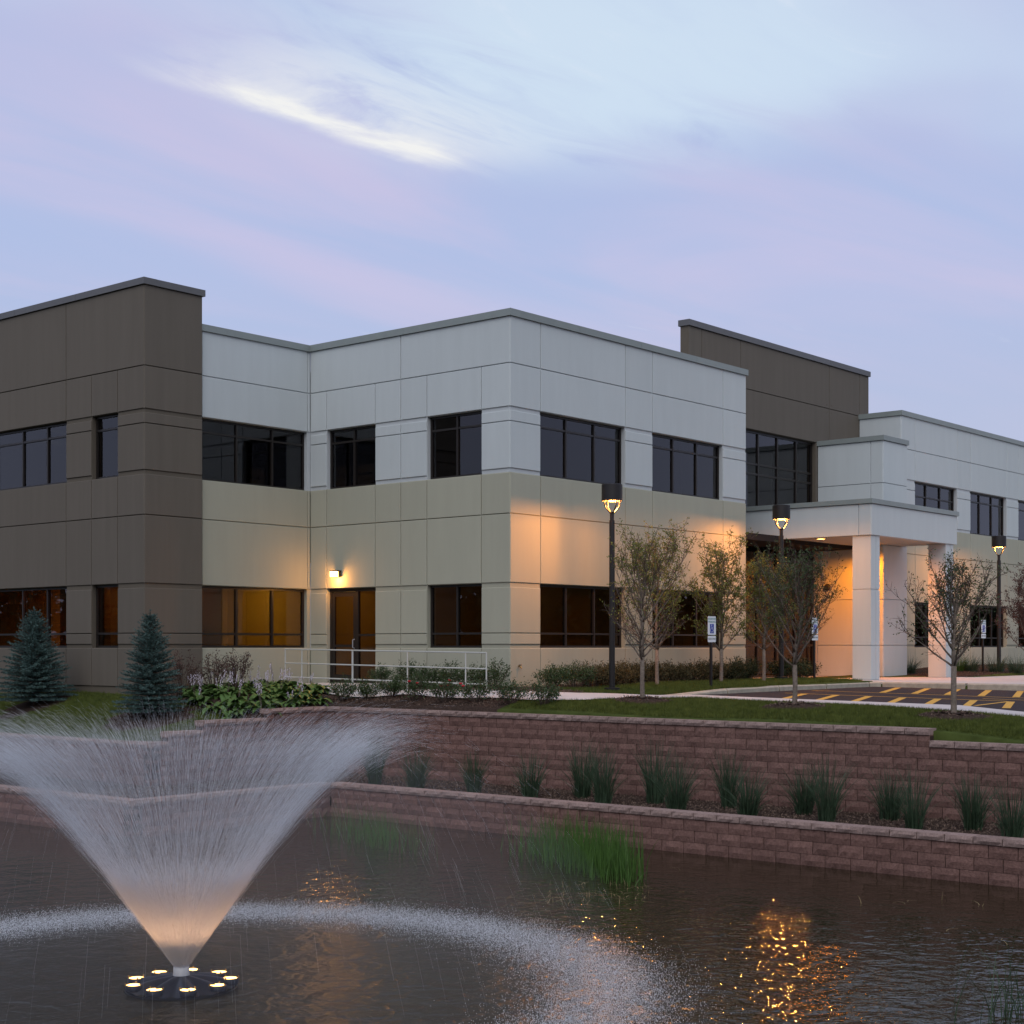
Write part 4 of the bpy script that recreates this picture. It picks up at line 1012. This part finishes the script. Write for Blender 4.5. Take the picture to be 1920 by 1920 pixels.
young_tree('young_tree', 'young bushy tree in a mulch ring, middle of the front three', Vector((-1.62, -8.69, 0)), 2.95, 2.35, .85, 4300, M['leafdark'], 5, .050, .45, TG)
young_tree('young_tree', 'young sparse tree in a mulch ring, rightmost of the front three', Vector((-1.45, -11.9, 0)), 2.80, 2.35, .95, 2600, M['leafdark'], 8, .052, .3, TG, trunk_r=.055)
young_tree('young_tree', 'leafy young tree on the lawn strip right of the tall lamp post', at_depth(1232, 38.5), 3.75, 2.2, .9, 4600, M['leaf'], 13, .058, .4, TG)
young_tree('young_tree', 'leafy young tree right behind the clear parking sign', at_depth(1352, 40.6), 3.8, 2.0, .9, 6200, M['leaf'], 17, .062, .15, TG)
young_tree('young_tree', 'leafy young tree before the dark entrance glass', at_depth(1432, 41.5), 3.2, 2.0, .9, 6200, M['leaf'], 19, .062, .15, TG)
young_tree('young_tree', 'reddish-leaved tree cut by the right edge', at_depth(1932, 44.0), 3.2, 2.0, .8, 6000, M['leafred'], 23, .06, .1, TG)

def mulch_ring(p, r, label):
    zb = gz(p[0], p[1]); m = MB(); k = 28
    V = [(0, 0, gz(*p) + .10)]
    for ring, (rr, dz) in enumerate(((.5, .085), (.85, .045), (1.0, .005))):
        for j in range(k):
            an = 2 * math.pi * j / k; q = rr * r * (1 + .07 * math.sin(3 * an + ring) + .05 * random.uniform(-1, 1)); x, y = p[0] + q * math.cos(an), p[1] + q * math.sin(an)
            V.append((x - p[0], y - p[1], gz(x, y) + dz + .012))
    V[0] = (0, 0, gz(*p) + .10)
    Fc = [(0, 1 + j, 1 + (j + 1) % k) for j in range(k)] + [(1 + a_ * k + j, 1 + a_ * k + (j + 1) % k, 1 + (a_ + 1) * k + (j + 1) % k, 1 + (a_ + 1) * k + j) for a_ in range(2) for j in range(k)]
    o = link('mulch_ring', mesh('mulch_ring', [(x, y, z) for x, y, z in V], Fc, M['mulch'], True), None, (p[0], p[1], 0))
    n = 420; an = rng.uniform(0, 2 * np.pi, n); rr = r * np.sqrt(rng.uniform(0, 1.08, n)); x = p[0] + rr * np.cos(an); y = p[1] + rr * np.sin(an)
    z = g_up(x, y) + .012 + .10 * np.clip(1 - (rr / r) ** 1.6, 0, 1) + .012
    Vv, Ff = leaves(np.stack([x - p[0], y - p[1], z], 1), np.zeros((n, 3)) + [0, 0, .1], .055, .45, .7)
    link('chips', mesh_np('chips', Vv, Ff, M['chip']), o, kind='stuff')
    tag(o, label, 'mulch', 'mulch rings round the front trees')
mulch_ring((-1.5, -4.96), .62, 'round mulch ring at the foot of the leftmost front tree')
mulch_ring((-1.62, -8.69), .66, 'round mulch ring at the foot of the middle front tree')
mulch_ring((-1.45, -11.9), .66, 'round mulch ring at the foot of the rightmost front tree')

def shrub_mesh(seed, R, H, n_leaf, leaf, stems, aspect=.5, hollow=.35, up=.5):
    r = np.random.default_rng(seed)
    st_ = MB(); pts = []; ds = []
    for i in range(stems):
        an = r.uniform(0, 2 * np.pi); rr = R * np.sqrt(r.uniform(0, 1)) * .95; hh = H * r.uniform(.6, 1.0) * (1 - .35 * (rr / R) ** 2)
        e_ = Vector((rr * math.cos(an), rr * math.sin(an), hh)); b_ = Vector((rr * .12 * math.cos(an), rr * .12 * math.sin(an), -.03))
        mid = b_.lerp(e_, .5) + Vector((rr * .1 * math.cos(an), rr * .1 * math.sin(an), hh * .08))
        st_.tube([b_, mid, e_], [.007, .005, .002], 3, False)
        k = n_leaf // stems
        for j in range(k):
            f = hollow + (1 - hollow) * r.uniform(0, 1) ** .8
            q = (b_.lerp(mid, f * 2) if f < .5 else mid.lerp(e_, f * 2 - 1)) + Vector(r.normal(0, R * .10, 3))
            q.z = max(q.z, .02); pts.append(tuple(q)); ds.append((math.cos(an) * .5, math.sin(an) * .5, up))
    return st_, np.array(pts), np.array(ds)
def shrub(name, label, cat, p, seed, R, H, n_leaf, leaf, stems, lm, sm_, group=None, flowers=0, aspect=.5, hollow=.35, z=None, jit=.8):
    t = thing(name, label, cat, (p[0], p[1], gz(p[0], p[1]) if z is None else z), random.uniform(0, 6.28), group=group)
    st_, P_, D_ = shrub_mesh(seed, R, H, n_leaf, leaf, stems, aspect, hollow)
    st_.build('stems', sm_, t, kind='stuff')
    Vv, Ff = leaves(P_, D_, leaf, aspect, jit)
    link('foliage', mesh_np('foliage', Vv, Ff, lm), t, kind='stuff')
    for i in range(flowers):
        q = P_[int(rng.integers(len(P_)))]; m = MB()
        m.lathe([(.004, -.01), (.03, .0), (.042, .022), (.03, .036), (.012, .03), (.004, .034)], 7, (q[0], q[1], max(q[2], H * .6)))
        m.build('flower', M['rosef'], t)
    return t
ordn = ['first', 'second', 'third', 'fourth', 'fifth', 'sixth', 'seventh', 'eighth', 'ninth', 'tenth', 'eleventh', 'twelfth', 'thirteenth', 'fourteenth', 'fifteenth', 'sixteenth', 'seventeenth', 'eighteenth', 'nineteenth', 'twentieth']
rosepx = [642, 688, 735, 782, 834, 893, 958, 1018]
for i, px in enumerate(rosepx):
    y = pA(px, -2.78); R = random.uniform(.36, .46)
    shrub('rose_bush', 'low rose bush in the front mulch bed, %s from the left%s' % (ordn[i], ', with red blooms' if i in (3, 4, 5) else ''), 'bush', (-2.78, y), 100 + i, R, random.uniform(.50, .62), 1300, .050, 30, M['rose'], M['twig'], 'rose bushes along the path', flowers={3: 2, 4: 4, 5: 2}.get(i, 0))
for i, px in enumerate([716, 768, 806, 850, 886, 928]):
    y = pA(px, -.62)
    shrub('green_bush', 'dark green bush behind the handrail, %s from the left' % ordn[i], 'bush', (-.62, y), 120 + i, .44, random.uniform(.58, .75), 1500, .050, 30, M['rose'], M['twig'], 'bushes between handrail and wall')
for i, (px, d, R, H) in enumerate([(1035, 36.6, .50, .62), (1078, 37.2, .55, .70)]):
    p = at_depth(px, d)
    shrub('green_bush', ['rounded green bush at the building corner', 'larger green bush just left of the tall lamp post'][i], 'bush', (p.x, p.y), 140 + i, R, H, 2200, .050, 36, M['rose'], M['twig'], 'bushes at the building corner')
for i in range(9):
    x = 2.2 + i * .92; y = -.72 + random.uniform(-.12, .12)
    shrub('juniper', 'low rusty juniper at the foot of the tan wall, %s from the lamp post' % ordn[i], 'bush', (x, y), 160 + i, .66, random.uniform(.50, .64), 3200, .080, 46, M['juniper'] if i < 7 else M['shrubdark'], M['twig'], 'junipers along the right facade', aspect=.22, hollow=.25)
for i, x in enumerate((10.7, 11.6)):
    shrub('dark_bush', ['dark green bush at the end of the tan wall', 'dark green bush before the entrance glass'][i], 'bush', (x, -1.35), 180 + i, .65, .6, 2600, .06, 36, M['shrubdark'], M['twig'], 'dark bushes by the entrance')
# tall twiggy brown shrubs by the dark block
for i, (px, d, R, H) in enumerate([(345, 36.9, .42, 1.22), (402, 37.3, .40, 1.15), (447, 37.8, .42, 1.18)]):
    p = at_depth(px, d)
    shrub('twiggy_shrub', 'tall twiggy brown-leaved shrub, %s' % ['before the dark corner', 'middle of three under the lit window', 'rightmost of three under the lit window'][i], 'shrub', (p.x, p.y), 200 + i, R, H, 1100, .05, 40, M['shrubbrown'], M['twig'], 'twiggy shrubs under the window', hollow=.45)
# hostas
def hosta_meshes(seed, n=22, R=.38):
    r = random.Random(seed); m = MB()
    for i in range(n):
        an = r.uniform(0, 6.28); Lf = R * r.uniform(.55, 1.1); wd = Lf * .42; tilt = r.uniform(.35, 1.0)
        d = Vector((math.cos(an), math.sin(an), 0)); s = Vector((-math.sin(an), math.cos(an), 0)); V = []
        for k in range(5):
            f = k / 4; c = d * (Lf * (.12 + f * math.cos(tilt * .5))) + Vector((0, 0, .04 + Lf * (math.sin(tilt) * 1.35 * f - .85 * f * f)))
            hw = wd * math.sin(math.pi * (f * .92 + .06)) ** .8 * .5
            V += [c - s * hw + Vector((0, 0, hw * .35)), c, c + s * hw + Vector((0, 0, hw * .35))]
        m.add(V, [f_ for k in range(4) for f_ in ((3 * k, 3 * k + 1, 3 * k + 4, 3 * k + 3), (3 * k + 1, 3 * k + 2, 3 * k + 5, 3 * k + 4))])
    fl = MB(); bl = MB()
    for i in range(2):
        an = r.uniform(0, 6.28); h = r.uniform(.38, .66); q = Vector((math.cos(an) * .10, math.sin(an) * .10, h))
        fl.tube([(0, 0, .05), q * .55, q], [.006, .005, .003], 3, False)
        for k in range(8):
            z = .62 + .38 * k / 8; c = q * z; a2 = r.uniform(0, 6.28)
            bl.tube([c, c + Vector((math.cos(a2) * .025, math.sin(a2) * .025, -.015)), c + Vector((math.cos(a2) * .035, math.sin(a2) * .035, -.035))], [.003, .008, .005], 4, False)
    return m.mesh('leaves', M['hosta'], True), fl.mesh('flower_stalk', M['stalk']), bl.mesh('blossom', M['hostaf'])
HMs = [hosta_meshes(300 + i) for i in range(5)]
hp = []
for i in range(46):
    for _ in range(60):
        px = random.uniform(352, 596); py = random.uniform(1288, 1338)
        p = at(px, py, -.2)
        if py > 1350 - (px - 380) * .14: continue
        if not (UY + .35 < p.y < YI - .25 and -6.0 < p.x < -2.2): continue
        if all((p.x - q.x) ** 2 + (p.y - q.y) ** 2 > .14 for q in hp): hp.append(p); break
for i, p in enumerate(hp):
    fl_ = p.y > 4.6 or i % 3 == 0
    t = thing('hosta', 'broad-leaved green hosta with pale flower stalks in the bed below the lit window' if fl_ else 'broad-leaved green hosta without flowers in the bed below the lit window', 'plant', (p.x, p.y, gz(p.x, p.y)), random.uniform(0, 6.28), 'flowering hostas in the bed' if fl_ else 'hostas without flowers in the bed', random.uniform(.85, 1.2))
    a_ = HMs[i % 5]; link('leaves', a_[0], t)
    if fl_: link('flower_stalk', a_[1], t); link('blossom', a_[2], t)

# spruces
def spruce(label, p, H, R, seed):
    r = random.Random(seed); zb = gz(p.x, p.y)
    t = thing('blue_spruce', label, 'tree', (p.x, p.y, zb), r.uniform(0, 6.28), 'blue spruces on the lawn')
    tk = MB(); tk.tube([(0, 0, -.05), (0, 0, H * .5), (0, 0, H * .98)], [.05, .03, .006], 8)
    NP = []; ND = []
    nlay = 26
    for i in range(nlay):
        f = (i + r.uniform(-.2, .2)) / nlay; z = H * (.06 + .88 * f); Lb = R * (1 - f) ** .82 * r.uniform(.85, 1.1) + .05
        nb = int(14 - 7 * f)
        for j in range(nb):
            an = 6.283 * (j + r.uniform(-.3, .3)) / nb + i * 1.3; L_ = Lb * r.uniform(.75, 1.12); rise = -.12 + .75 * f
            d = Vector((math.cos(an), math.sin(an), rise)).normalized(); s = Vector((-math.sin(an), math.cos(an), 0))
            pts = [Vector((0, 0, z)) + d * L_ * k / 4 + Vector((0, 0, .10 * L_ * (k / 4) ** 2)) for k in range(5)]
            tk.tube(pts, [.011, .009, .007, .005, .003], 3, False)
            nt_ = max(3, int(L_ / .055))
            for k in range(nt_ + 1):
                q = .15 + .85 * k / nt_; c = pts[0].lerp(pts[4], q) + Vector((0, 0, .02))
                for sd_ in ((-1, 1) if k < nt_ else (0,)):
                    tl = (.05 + .16 * L_ * (1.05 - q)) if sd_ else .07
                    dv = (d * .75 + s * sd_ * r.uniform(.5, .9) + Vector((0, 0, r.uniform(-.1, .25)))).normalized()
                    for mI in range(int(7 + tl * 70)):
                        NP.append(c + dv * tl * r.random()); ND.append(dv)
    for k in range(60): NP.append(Vector((0, 0, H * (.9 + .1 * r.random())))); ND.append(Vector((r.uniform(-.6, .6), r.uniform(-.6, .6), 1)))
    tk.build('trunk', M['twig'], t)
    Vv, Ff = leaves(np.array([tuple(v) for v in NP]), np.array([tuple(v) for v in ND]), .052, .26, .6)
    link('crown', mesh_np('crown', Vv, Ff, M['spruce']), t, kind='stuff')
spruce('broad blue spruce at the left edge before the dark wall', Vector((-6.73, 9.8, 0)), 2.42, .95, 31)
spruce('slender pointed blue spruce at the dark block corner', Vector((-6.98, 4.75, 0)), 2.42, .78, 32)

# ornamental grass clumps on the terrace
def clump(name, label, cat, p, z, n, H, R, wd, mt, group, splay=.45):
    t = thing(name, label, cat, (p.x, p.y, z), 0, group)
    an = rng.uniform(0, 2 * np.pi, n); rr = R * .28 * np.sqrt(rng.uniform(0, 1, n))
    B_ = np.stack([rr * np.cos(an), rr * np.sin(an), np.zeros(n) - .02], 1)
    hh = H * rng.uniform(.5, 1.08, n); a2 = an + rng.normal(0, .5, n); ln = R * np.abs(rng.normal(splay, .42, n))
    Vv, Ff = blades(B_, hh, wd, np.stack([ln * np.cos(a2), ln * np.sin(a2)], 1), 1.0, 4)
    link('blades', mesh_np('blades', Vv, Ff, mt), t, kind='stuff'); return t
gcl = [(668, 1478), (770, 1482), (888, 1487), (995, 1497), (1092, 1496), (1130, 1508), (1228, 1506), (1268, 1520), (1366, 1515), (1402, 1532), (1508, 1527), (1550, 1542), (1668, 1538), (1714, 1556), (1824, 1556), (1886, 1578)]
for i, (px, py) in enumerate(gcl):
    p = at(px, py, TER); p.x = min(max(p.x, LX + .55), UX - .45)
    clump('ornamental_grass', 'tall ornamental grass clump on the mulch terrace, %s from the left' % ordn[i], 'grass', p, TER, random.randint(130, 220), random.uniform(.92, 1.34), random.uniform(.44, .6), .015, M['sedge'], 'grass clumps on the terrace', .55)
for i, px in enumerate((1700, 1795, 1820, 1868, 1905)):
    p = at_depth(px, 53 if i else 52.0); p.y = min(p.y, -.5)
    clump('ornamental_grass', 'fine grass clump in the bed before the right wing, %s from the left' % ordn[i], 'grass', p, gz(p.x, p.y), 260, .75, .75, .012, M['sedge'] if i != 1 else M['reed'], 'grass clumps by the right wing', .6)
# reeds in the pond
def reeds(name, label, pts, H, wd, mt, lean=.10):
    n = len(pts); hh = H * rng.uniform(.45, 1.05, n); an = rng.uniform(0, 6.28, n); ln = np.abs(rng.normal(0, lean, n))
    Vv, Ff = blades(np.array(pts), hh, wd, np.stack([ln * np.cos(an), ln * np.sin(an)], 1), 1.0, 3)
    o = link(name, mesh_np(name, Vv, Ff, mt), kind='stuff'); tag(o, label, 'reeds'); return o
pts = []
while len(pts) < 1000:
    px = rng.triangular(930, 1130, 1215); py = rng.uniform(1590, 1668)
    cxp = 1612 + (px - 1080) * .24
    if abs(py - cxp) > 34 * rng.uniform(.4, 1): continue
    p = at(px, py, WZ); 
    if p.x < LX - .1: pts.append((p.x, p.y, WZ - .1))
reeds('reeds', 'bright green reeds standing in the pond by the lower wall', pts, .88, .019, M['reed'], .13)
pts = []
while len(pts) < 500:
    px = rng.normal(700, 45); py = rng.uniform(1558, 1592) + (px - 700) * .2; p = at(px, py, WZ)
    if p.x < LX - .1: pts.append((p.x, p.y, WZ - .1))
reeds('reeds', 'thin reeds in the pond behind the spray', pts, .75, .010, M['reed'])
pts = [tuple(at(px, py, WZ - .05)) for px, py in [(rng.normal(1880, 40), rng.uniform(1900, 1960)) for _ in range(46)]]
reeds('reeds', 'loose dark reeds at the lower right corner of the pond', pts, .95, .012, M['sedge'], .3)
pts = [tuple(at(px, py, WZ - .02)) for px, py in [(rng.uniform(1000, 1220), rng.uniform(1660, 1700)) for _ in range(160)]]
reeds('floating_grass', 'bent grass blades lying on the water before the reeds', pts, .14, .010, M['straw'], .45)
pts = [tuple(at(px, py, WZ - .02)) for px, py in [(1610, 1698), (1612, 1699), (1615, 1697), (1692, 1694), (1696, 1692), (1700, 1698), (1766, 1690), (1838, 1700), (1842, 1702), (1770, 1748), (1780, 1763), (1880, 1762), (1890, 1775), (1900, 1790), (1270, 1632), (1276, 1634), (1292, 1640)]]
reeds('floating_stalks', 'few pale stalks poking from the open water at right', pts, .16, .010, M['straw'], .42)

# lawn blades
def lawn(n, xr, yr, ok):
    x = rng.uniform(*xr, n); y = rng.uniform(*yr, n); k = ok(x, y); x = x[k]; y = y[k]
    return np.stack([x, y, g_up(x, y) - .005], 1)
rings = [(-1.5, -4.96, .60), (-1.62, -8.69, .64), (-1.45, -11.9, .64)]
def free(x, y):
    k = ~is_mulch(x, y)
    for a_, b_, r_ in rings: k &= (x - a_) ** 2 + (y - b_) ** 2 > r_ * r_
    return k
def right_ok(x, y):
    k = free(x, y) & (x > UX + .3)
    edge = np.interp(y, [-24, -14.2, -13, -11.7, -9.6, -5, -3.95], [-1.0, -1.0, -.75, 0, .45, .45, .45])
    k &= (x < edge)
    pl = np.interp(y, [-5.05, -4.6, -4.0, -2.5], [.45, -.9, -2.2, -2.55]); k &= ~((y > -5.0) & (y < -2.2) & (x > pl - .02))
    return k & ~((y > -2.6) & (x > -3.4))
LP_ = [lawn(150000, (-3.4, .6), (-16, -2.3), right_ok)]
LP_.append(lawn(60000, (0.0, 11.2), (KY + .17, -1.1), lambda x, y: free(x, y) & (x > -.2 + (y + 3.7) * -.5)))
LP_.append(lawn(46000, (-8.5, -5.5), (2.9, 17), lambda x, y: free(x, y) & (x > UX2 + .25) & (y > UY + .25)))
P_ = np.concatenate(LP_); n = len(P_)
an = rng.uniform(0, 6.28, n); ln = rng.uniform(0, .04, n)
Vv, Ff = blades(P_, rng.uniform(.03, .095, n), .011, np.stack([ln * np.cos(an), ln * np.sin(an)], 1), .6, 1)
tag(link('grass', mesh_np('grass', Vv, Ff, M['grass'])), 'short mown green lawn grass above the walls', 'grass', kind='stuff')
# mulch chips on the terrace and the beds
def chips(n, xr, yr, ok, zf): 
    x = rng.uniform(*xr, n); y = rng.uniform(*yr, n); k = ok(x, y); return np.stack([x[k], y[k], zf(x[k], y[k]) + .012], 1)
C_ = [chips(16000, (LX + .28, UX), (-20, 2.7), lambda x, y: x > LX, lambda x, y: TER + 0 * x),
      chips(6000, (LX2 + .3, UX), (.25, 2.7), lambda x, y: x > LX2, lambda x, y: TER + 0 * x),
      chips(9000, (-3.15, 0), (-2.3, 3.2), lambda x, y: is_mulch(x, y) & ~((x > -2.5) & (x < -1.3)), g_up),
      chips(5000, (-8, 0), (2.95, 7.0), lambda x, y: is_mulch(x, y) & ~((x > -2.4) & (y > 3)), g_up),
      chips(3000, (-.4, 10.4), (-1.15, 0), is_mulch, g_up), chips(2500, (19.6, 30), (-3, 0), is_mulch, g_up)]
C_ = np.concatenate(C_); Vv, Ff = leaves(C_, np.zeros((len(C_), 3)) + [0, 0, .1], .055, .40, .7)
tag(link('mulch_chips', mesh_np('mulch_chips', Vv, Ff, M['chip'])), 'brown bark mulch chips in the planting beds', 'mulch', kind='stuff')

# ------------------------------------------------------------------ far trees beyond the pond (behind the viewer; the ground-floor glass mirrors them)
WP = []
for k in range(210):
    an = math.radians(random.uniform(85, 352)); rr = random.uniform(95, 150); hh = random.uniform(6, 11); w_ = random.uniform(3, 6)
    c = np.array([rr * math.cos(an), rr * math.sin(an), -.5])
    q = rng.normal(0, 1, (480, 3)); q /= np.linalg.norm(q, axis=1, keepdims=True); q *= rng.uniform(.55, 1.05, (480, 1))
    WP.append(c + q * [w_, w_, hh * .5] + [0, 0, hh * .5])
WP = np.concatenate(WP); Vv, Ff = leaves(WP, np.zeros((len(WP), 3)), 1.15, .8, 1.0)
tag(link('woods', mesh_np('woods', Vv, Ff, M['shrubdark'])), 'distant belt of dark trees mirrored in the ground-floor windows', 'woods', kind='stuff')

# ------------------------------------------------------------------ fountain
fo = thing('fountain', 'floating pond fountain with lit lamps throwing a wide cone of spray', 'fountain', tuple(FOUNT))
m = MB(); K, NR = 72, 9; RF = .60
V = []
for i in range(NR + 1):
    rr = .09 + (RF - .09) * i / NR; f = i / NR
    for j in range(K):
        an = 2 * math.pi * j / K; lob = .5 + .5 * math.cos(9 * an)
        edge = rr * (1 - .20 * f * (1 - lob)); z = .125 * (1 - f) ** .9 + .085 * f * lob ** .6 * (1 - .60 * f) - .05 * f * (1 - lob) + .012
        V.append((edge * math.cos(an), edge * math.sin(an), z))
m.add(V, [(i * K + j, i * K + (j + 1) % K, (i + 1) * K + (j + 1) % K, (i + 1) * K + j) for i in range(NR) for j in range(K)])
m.lathe([(RF * .97, .02), (RF * .95, -.06)], K)
m.build('float', M['float'], fo, sm=True)
m = MB(); m.lathe([(.10, .10), (.085, .15), (.082, .22), (.07, .225), (.0, .22)], 24); m.build('nozzle', M['collar'], fo, sm=True)
for k in range(9):
    an = math.radians(40 * k + 20 - 40); an = 2 * math.pi * k / 9
    c = Vector((.50 * math.cos(an), .50 * math.sin(an), .074))
    m = MB(); m.lathe([(.088, -.05), (.092, .006), (.080, .014)], 18, c); lp = m.build('lamp', M['float'], fo, sm=True)
    m = MB(); m.disc((c.x, c.y, c.z + .010), .078, 18); m.build('lens', M['lens2'], lp)
    for q in range(3):
        a3 = an + 2.1 * q; m = MB(); m.tube([(c.x + .09 * math.cos(a3), c.y + .09 * math.sin(a3), c.z), (c.x + .09 * math.cos(a3), c.y + .09 * math.sin(a3), c.z + .03)], .008, 5); m.build('clip', M['brass'], lp)
    l = bpy.data.lights.new('fountain_bulb', 'SPOT'); l.energy = 26; l.color = (1, .52, .24); l.spot_size = math.radians(70); l.spot_blend = .8; l.shadow_soft_size = .05
    lo = bpy.data.objects.new('bulb', l); col.objects.link(lo); lo.parent = fo; lo.location = c + Vector((0, 0, .03))
    lo.rotation_euler = Vector((-.10 * math.cos(an), -.10 * math.sin(an), 1)).to_track_quat('-Z', 'Y').to_euler()
# spray: thousands of thin ballistic water threads, breaking into drops as they fall
def water_drop_mat():
    mt = bpy.data.materials.new('spray_water'); mt.use_nodes = True
    n = mt.node_tree.nodes; l = mt.node_tree.links
    b_ = n['Principled BSDF']; b_.inputs['Base Color'].default_value = (.80, .82, .86, 1); b_.inputs['Roughness'].default_value = .35
    tr = n.new('ShaderNodeBsdfTranslucent'); tr.inputs[0].default_value = (.80, .82, .86, 1)
    ms = n.new('ShaderNodeMixShader'); ms.inputs[0].default_value = .5
    l.new(b_.outputs[0], ms.inputs[1]); l.new(tr.outputs[0], ms.inputs[2]); l.new(ms.outputs[0], n['Material Output'].inputs[0]); return mt
M['spray'] = water_drop_mat()
def threads(n, R0, R1, H0, H1, t0, t1, seglen, keep, wd, sd=.03):
    """short prisms along drag-bent throws h = 2.6 H x (1 - x^2), x = r / R"""
    az = rng.uniform(0, 2 * np.pi, n); q_ = rng.uniform(0, 1, n)
    Rr = (R0 + (R1 - R0) * q_) * rng.normal(1, sd, n); Hh = (H0 + (H1 - H0) * q_) * rng.normal(1, .03, n)
    t = t0 + (t1 - t0) * rng.uniform(0, 1, n); dt = seglen / (Rr * 1.5)
    def pos(tt):
        r = .055 + Rr * tt; h = .21 + Hh * 2.598 * tt * (1 - tt ** 2)
        return np.stack([r * np.cos(az), r * np.sin(az), h], 1)
    A_, B_ = pos(t), pos(np.minimum(t + dt, 1.02))
    ok = (A_[:, 2] > .0) & (B_[:, 2] > -.02) & (rng.uniform(0, 1, n) < keep(t)); A_, B_, az2, tt = A_[ok], B_[ok], az[ok], t[ok]
    J = rng.normal(0, 1, A_.shape) * (.006 + .06 * tt)[:, None]; A_ = A_ + J; B_ = B_ + J
    D = B_ - A_; D /= np.linalg.norm(D, axis=1, keepdims=True) + 1e-9
    S = np.cross(D, rng.normal(0, 1, D.shape)); S /= np.linalg.norm(S, axis=1, keepdims=True) + 1e-9; T = np.cross(D, S)
    w_ = wd * rng.uniform(.6, 1.3, len(A_))[:, None]
    ring = [S, -.5 * S + .866 * T, -.5 * S - .866 * T]
    V = np.stack([A_ + q * w_ for q in ring] + [B_ + q * w_ * .8 for q in ring], 1).reshape(-1, 3)
    base = (np.arange(len(A_)) * 6)[:, None, None]
    Fc = (base + np.array([[0, 1, 4, 3], [1, 2, 5, 4], [2, 0, 3, 5]])[None]).reshape(-1, 4)
    return V, Fc
def join(parts):
    Vs, Fs, b_ = [], [], 0
    for v, f in parts: Vs.append(v); Fs.append(f + b_); b_ += len(v)
    return np.concatenate(Vs), np.concatenate(Fs)
one = lambda t: 1 + 0 * t
sp = [threads(16000, 4.4, 4.1, 2.5, 2.6, 0.0, .14, .16, one, .00075),
      threads(30000, 4.45, 4.2, 2.48, 2.6, .06, .42, .30, one, .00032),
      threads(6000, 4.2, 3.0, 2.5, 2.75, .05, .45, .25, one, .0003),
      threads(30000, 4.5, 4.1, 2.4, 2.62, .36, .60, .20, lambda t: np.clip(1 - (t - .46) * 9, .10, 1), .00032, .06),
      threads(900, 5.0, 3.2, 2.1, 2.7, .6, 1.0, .20, one, .0003, .09)]
link('spray', mesh_np('spray', *join(sp), M['spray']), fo, kind='stuff')
# splash ring: drops leaping where the spray lands
n = 200000
az = rng.uniform(0, 2 * np.pi, n); rr = 4.5 + rng.normal(0, .40, n); hz = np.abs(rng.normal(0, .035, n))
c = np.stack([rr * np.cos(az), rr * np.sin(az), hz], 1); s_ = rng.uniform(.002, .0046, n)[:, None]
tet = np.array([[1, 0, -.6], [-.5, .87, -.6], [-.5, -.87, -.6], [0, 0, 1.3]])
V = (c[:, None] + tet[None] * s_[:, None]).reshape(-1, 3)
Fc = ((np.arange(n) * 4)[:, None, None] + np.array([[0, 1, 3], [1, 2, 3], [2, 0, 3]])[None]).reshape(-1, 3)
link('splash', mesh_np('splash', V, Fc, M['spray']), fo, kind='stuff')
# fine mist hanging inside the spray dome
vm = bpy.data.materials.new('spray_mist'); vm.use_nodes = True
n_ = vm.node_tree.nodes; l_ = vm.node_tree.links
for x in list(n_): n_.remove(x)
pv = n_.new('ShaderNodeVolumePrincipled'); pv.inputs['Color'].default_value = (.92, .94, .98, 1); pv.inputs['Density'].default_value = .012; pv.inputs['Anisotropy'].default_value = .2
ov = n_.new('ShaderNodeOutputMaterial'); l_.new(pv.outputs[0], ov.inputs['Volume'])
m = MB(); prof = [(0.001, .02)] + [(4.7, .02)]
for i in range(1, 14):
    f = i / 13; r_i = 4.7 * math.cos(f * math.pi / 2); prof.append((max(r_i, .001), .02 + 2.75 * math.sin(f * math.pi / 2) ** .8))
m.lathe(prof, 40); m.build('mist', vm, fo, sm=True, kind='stuff')
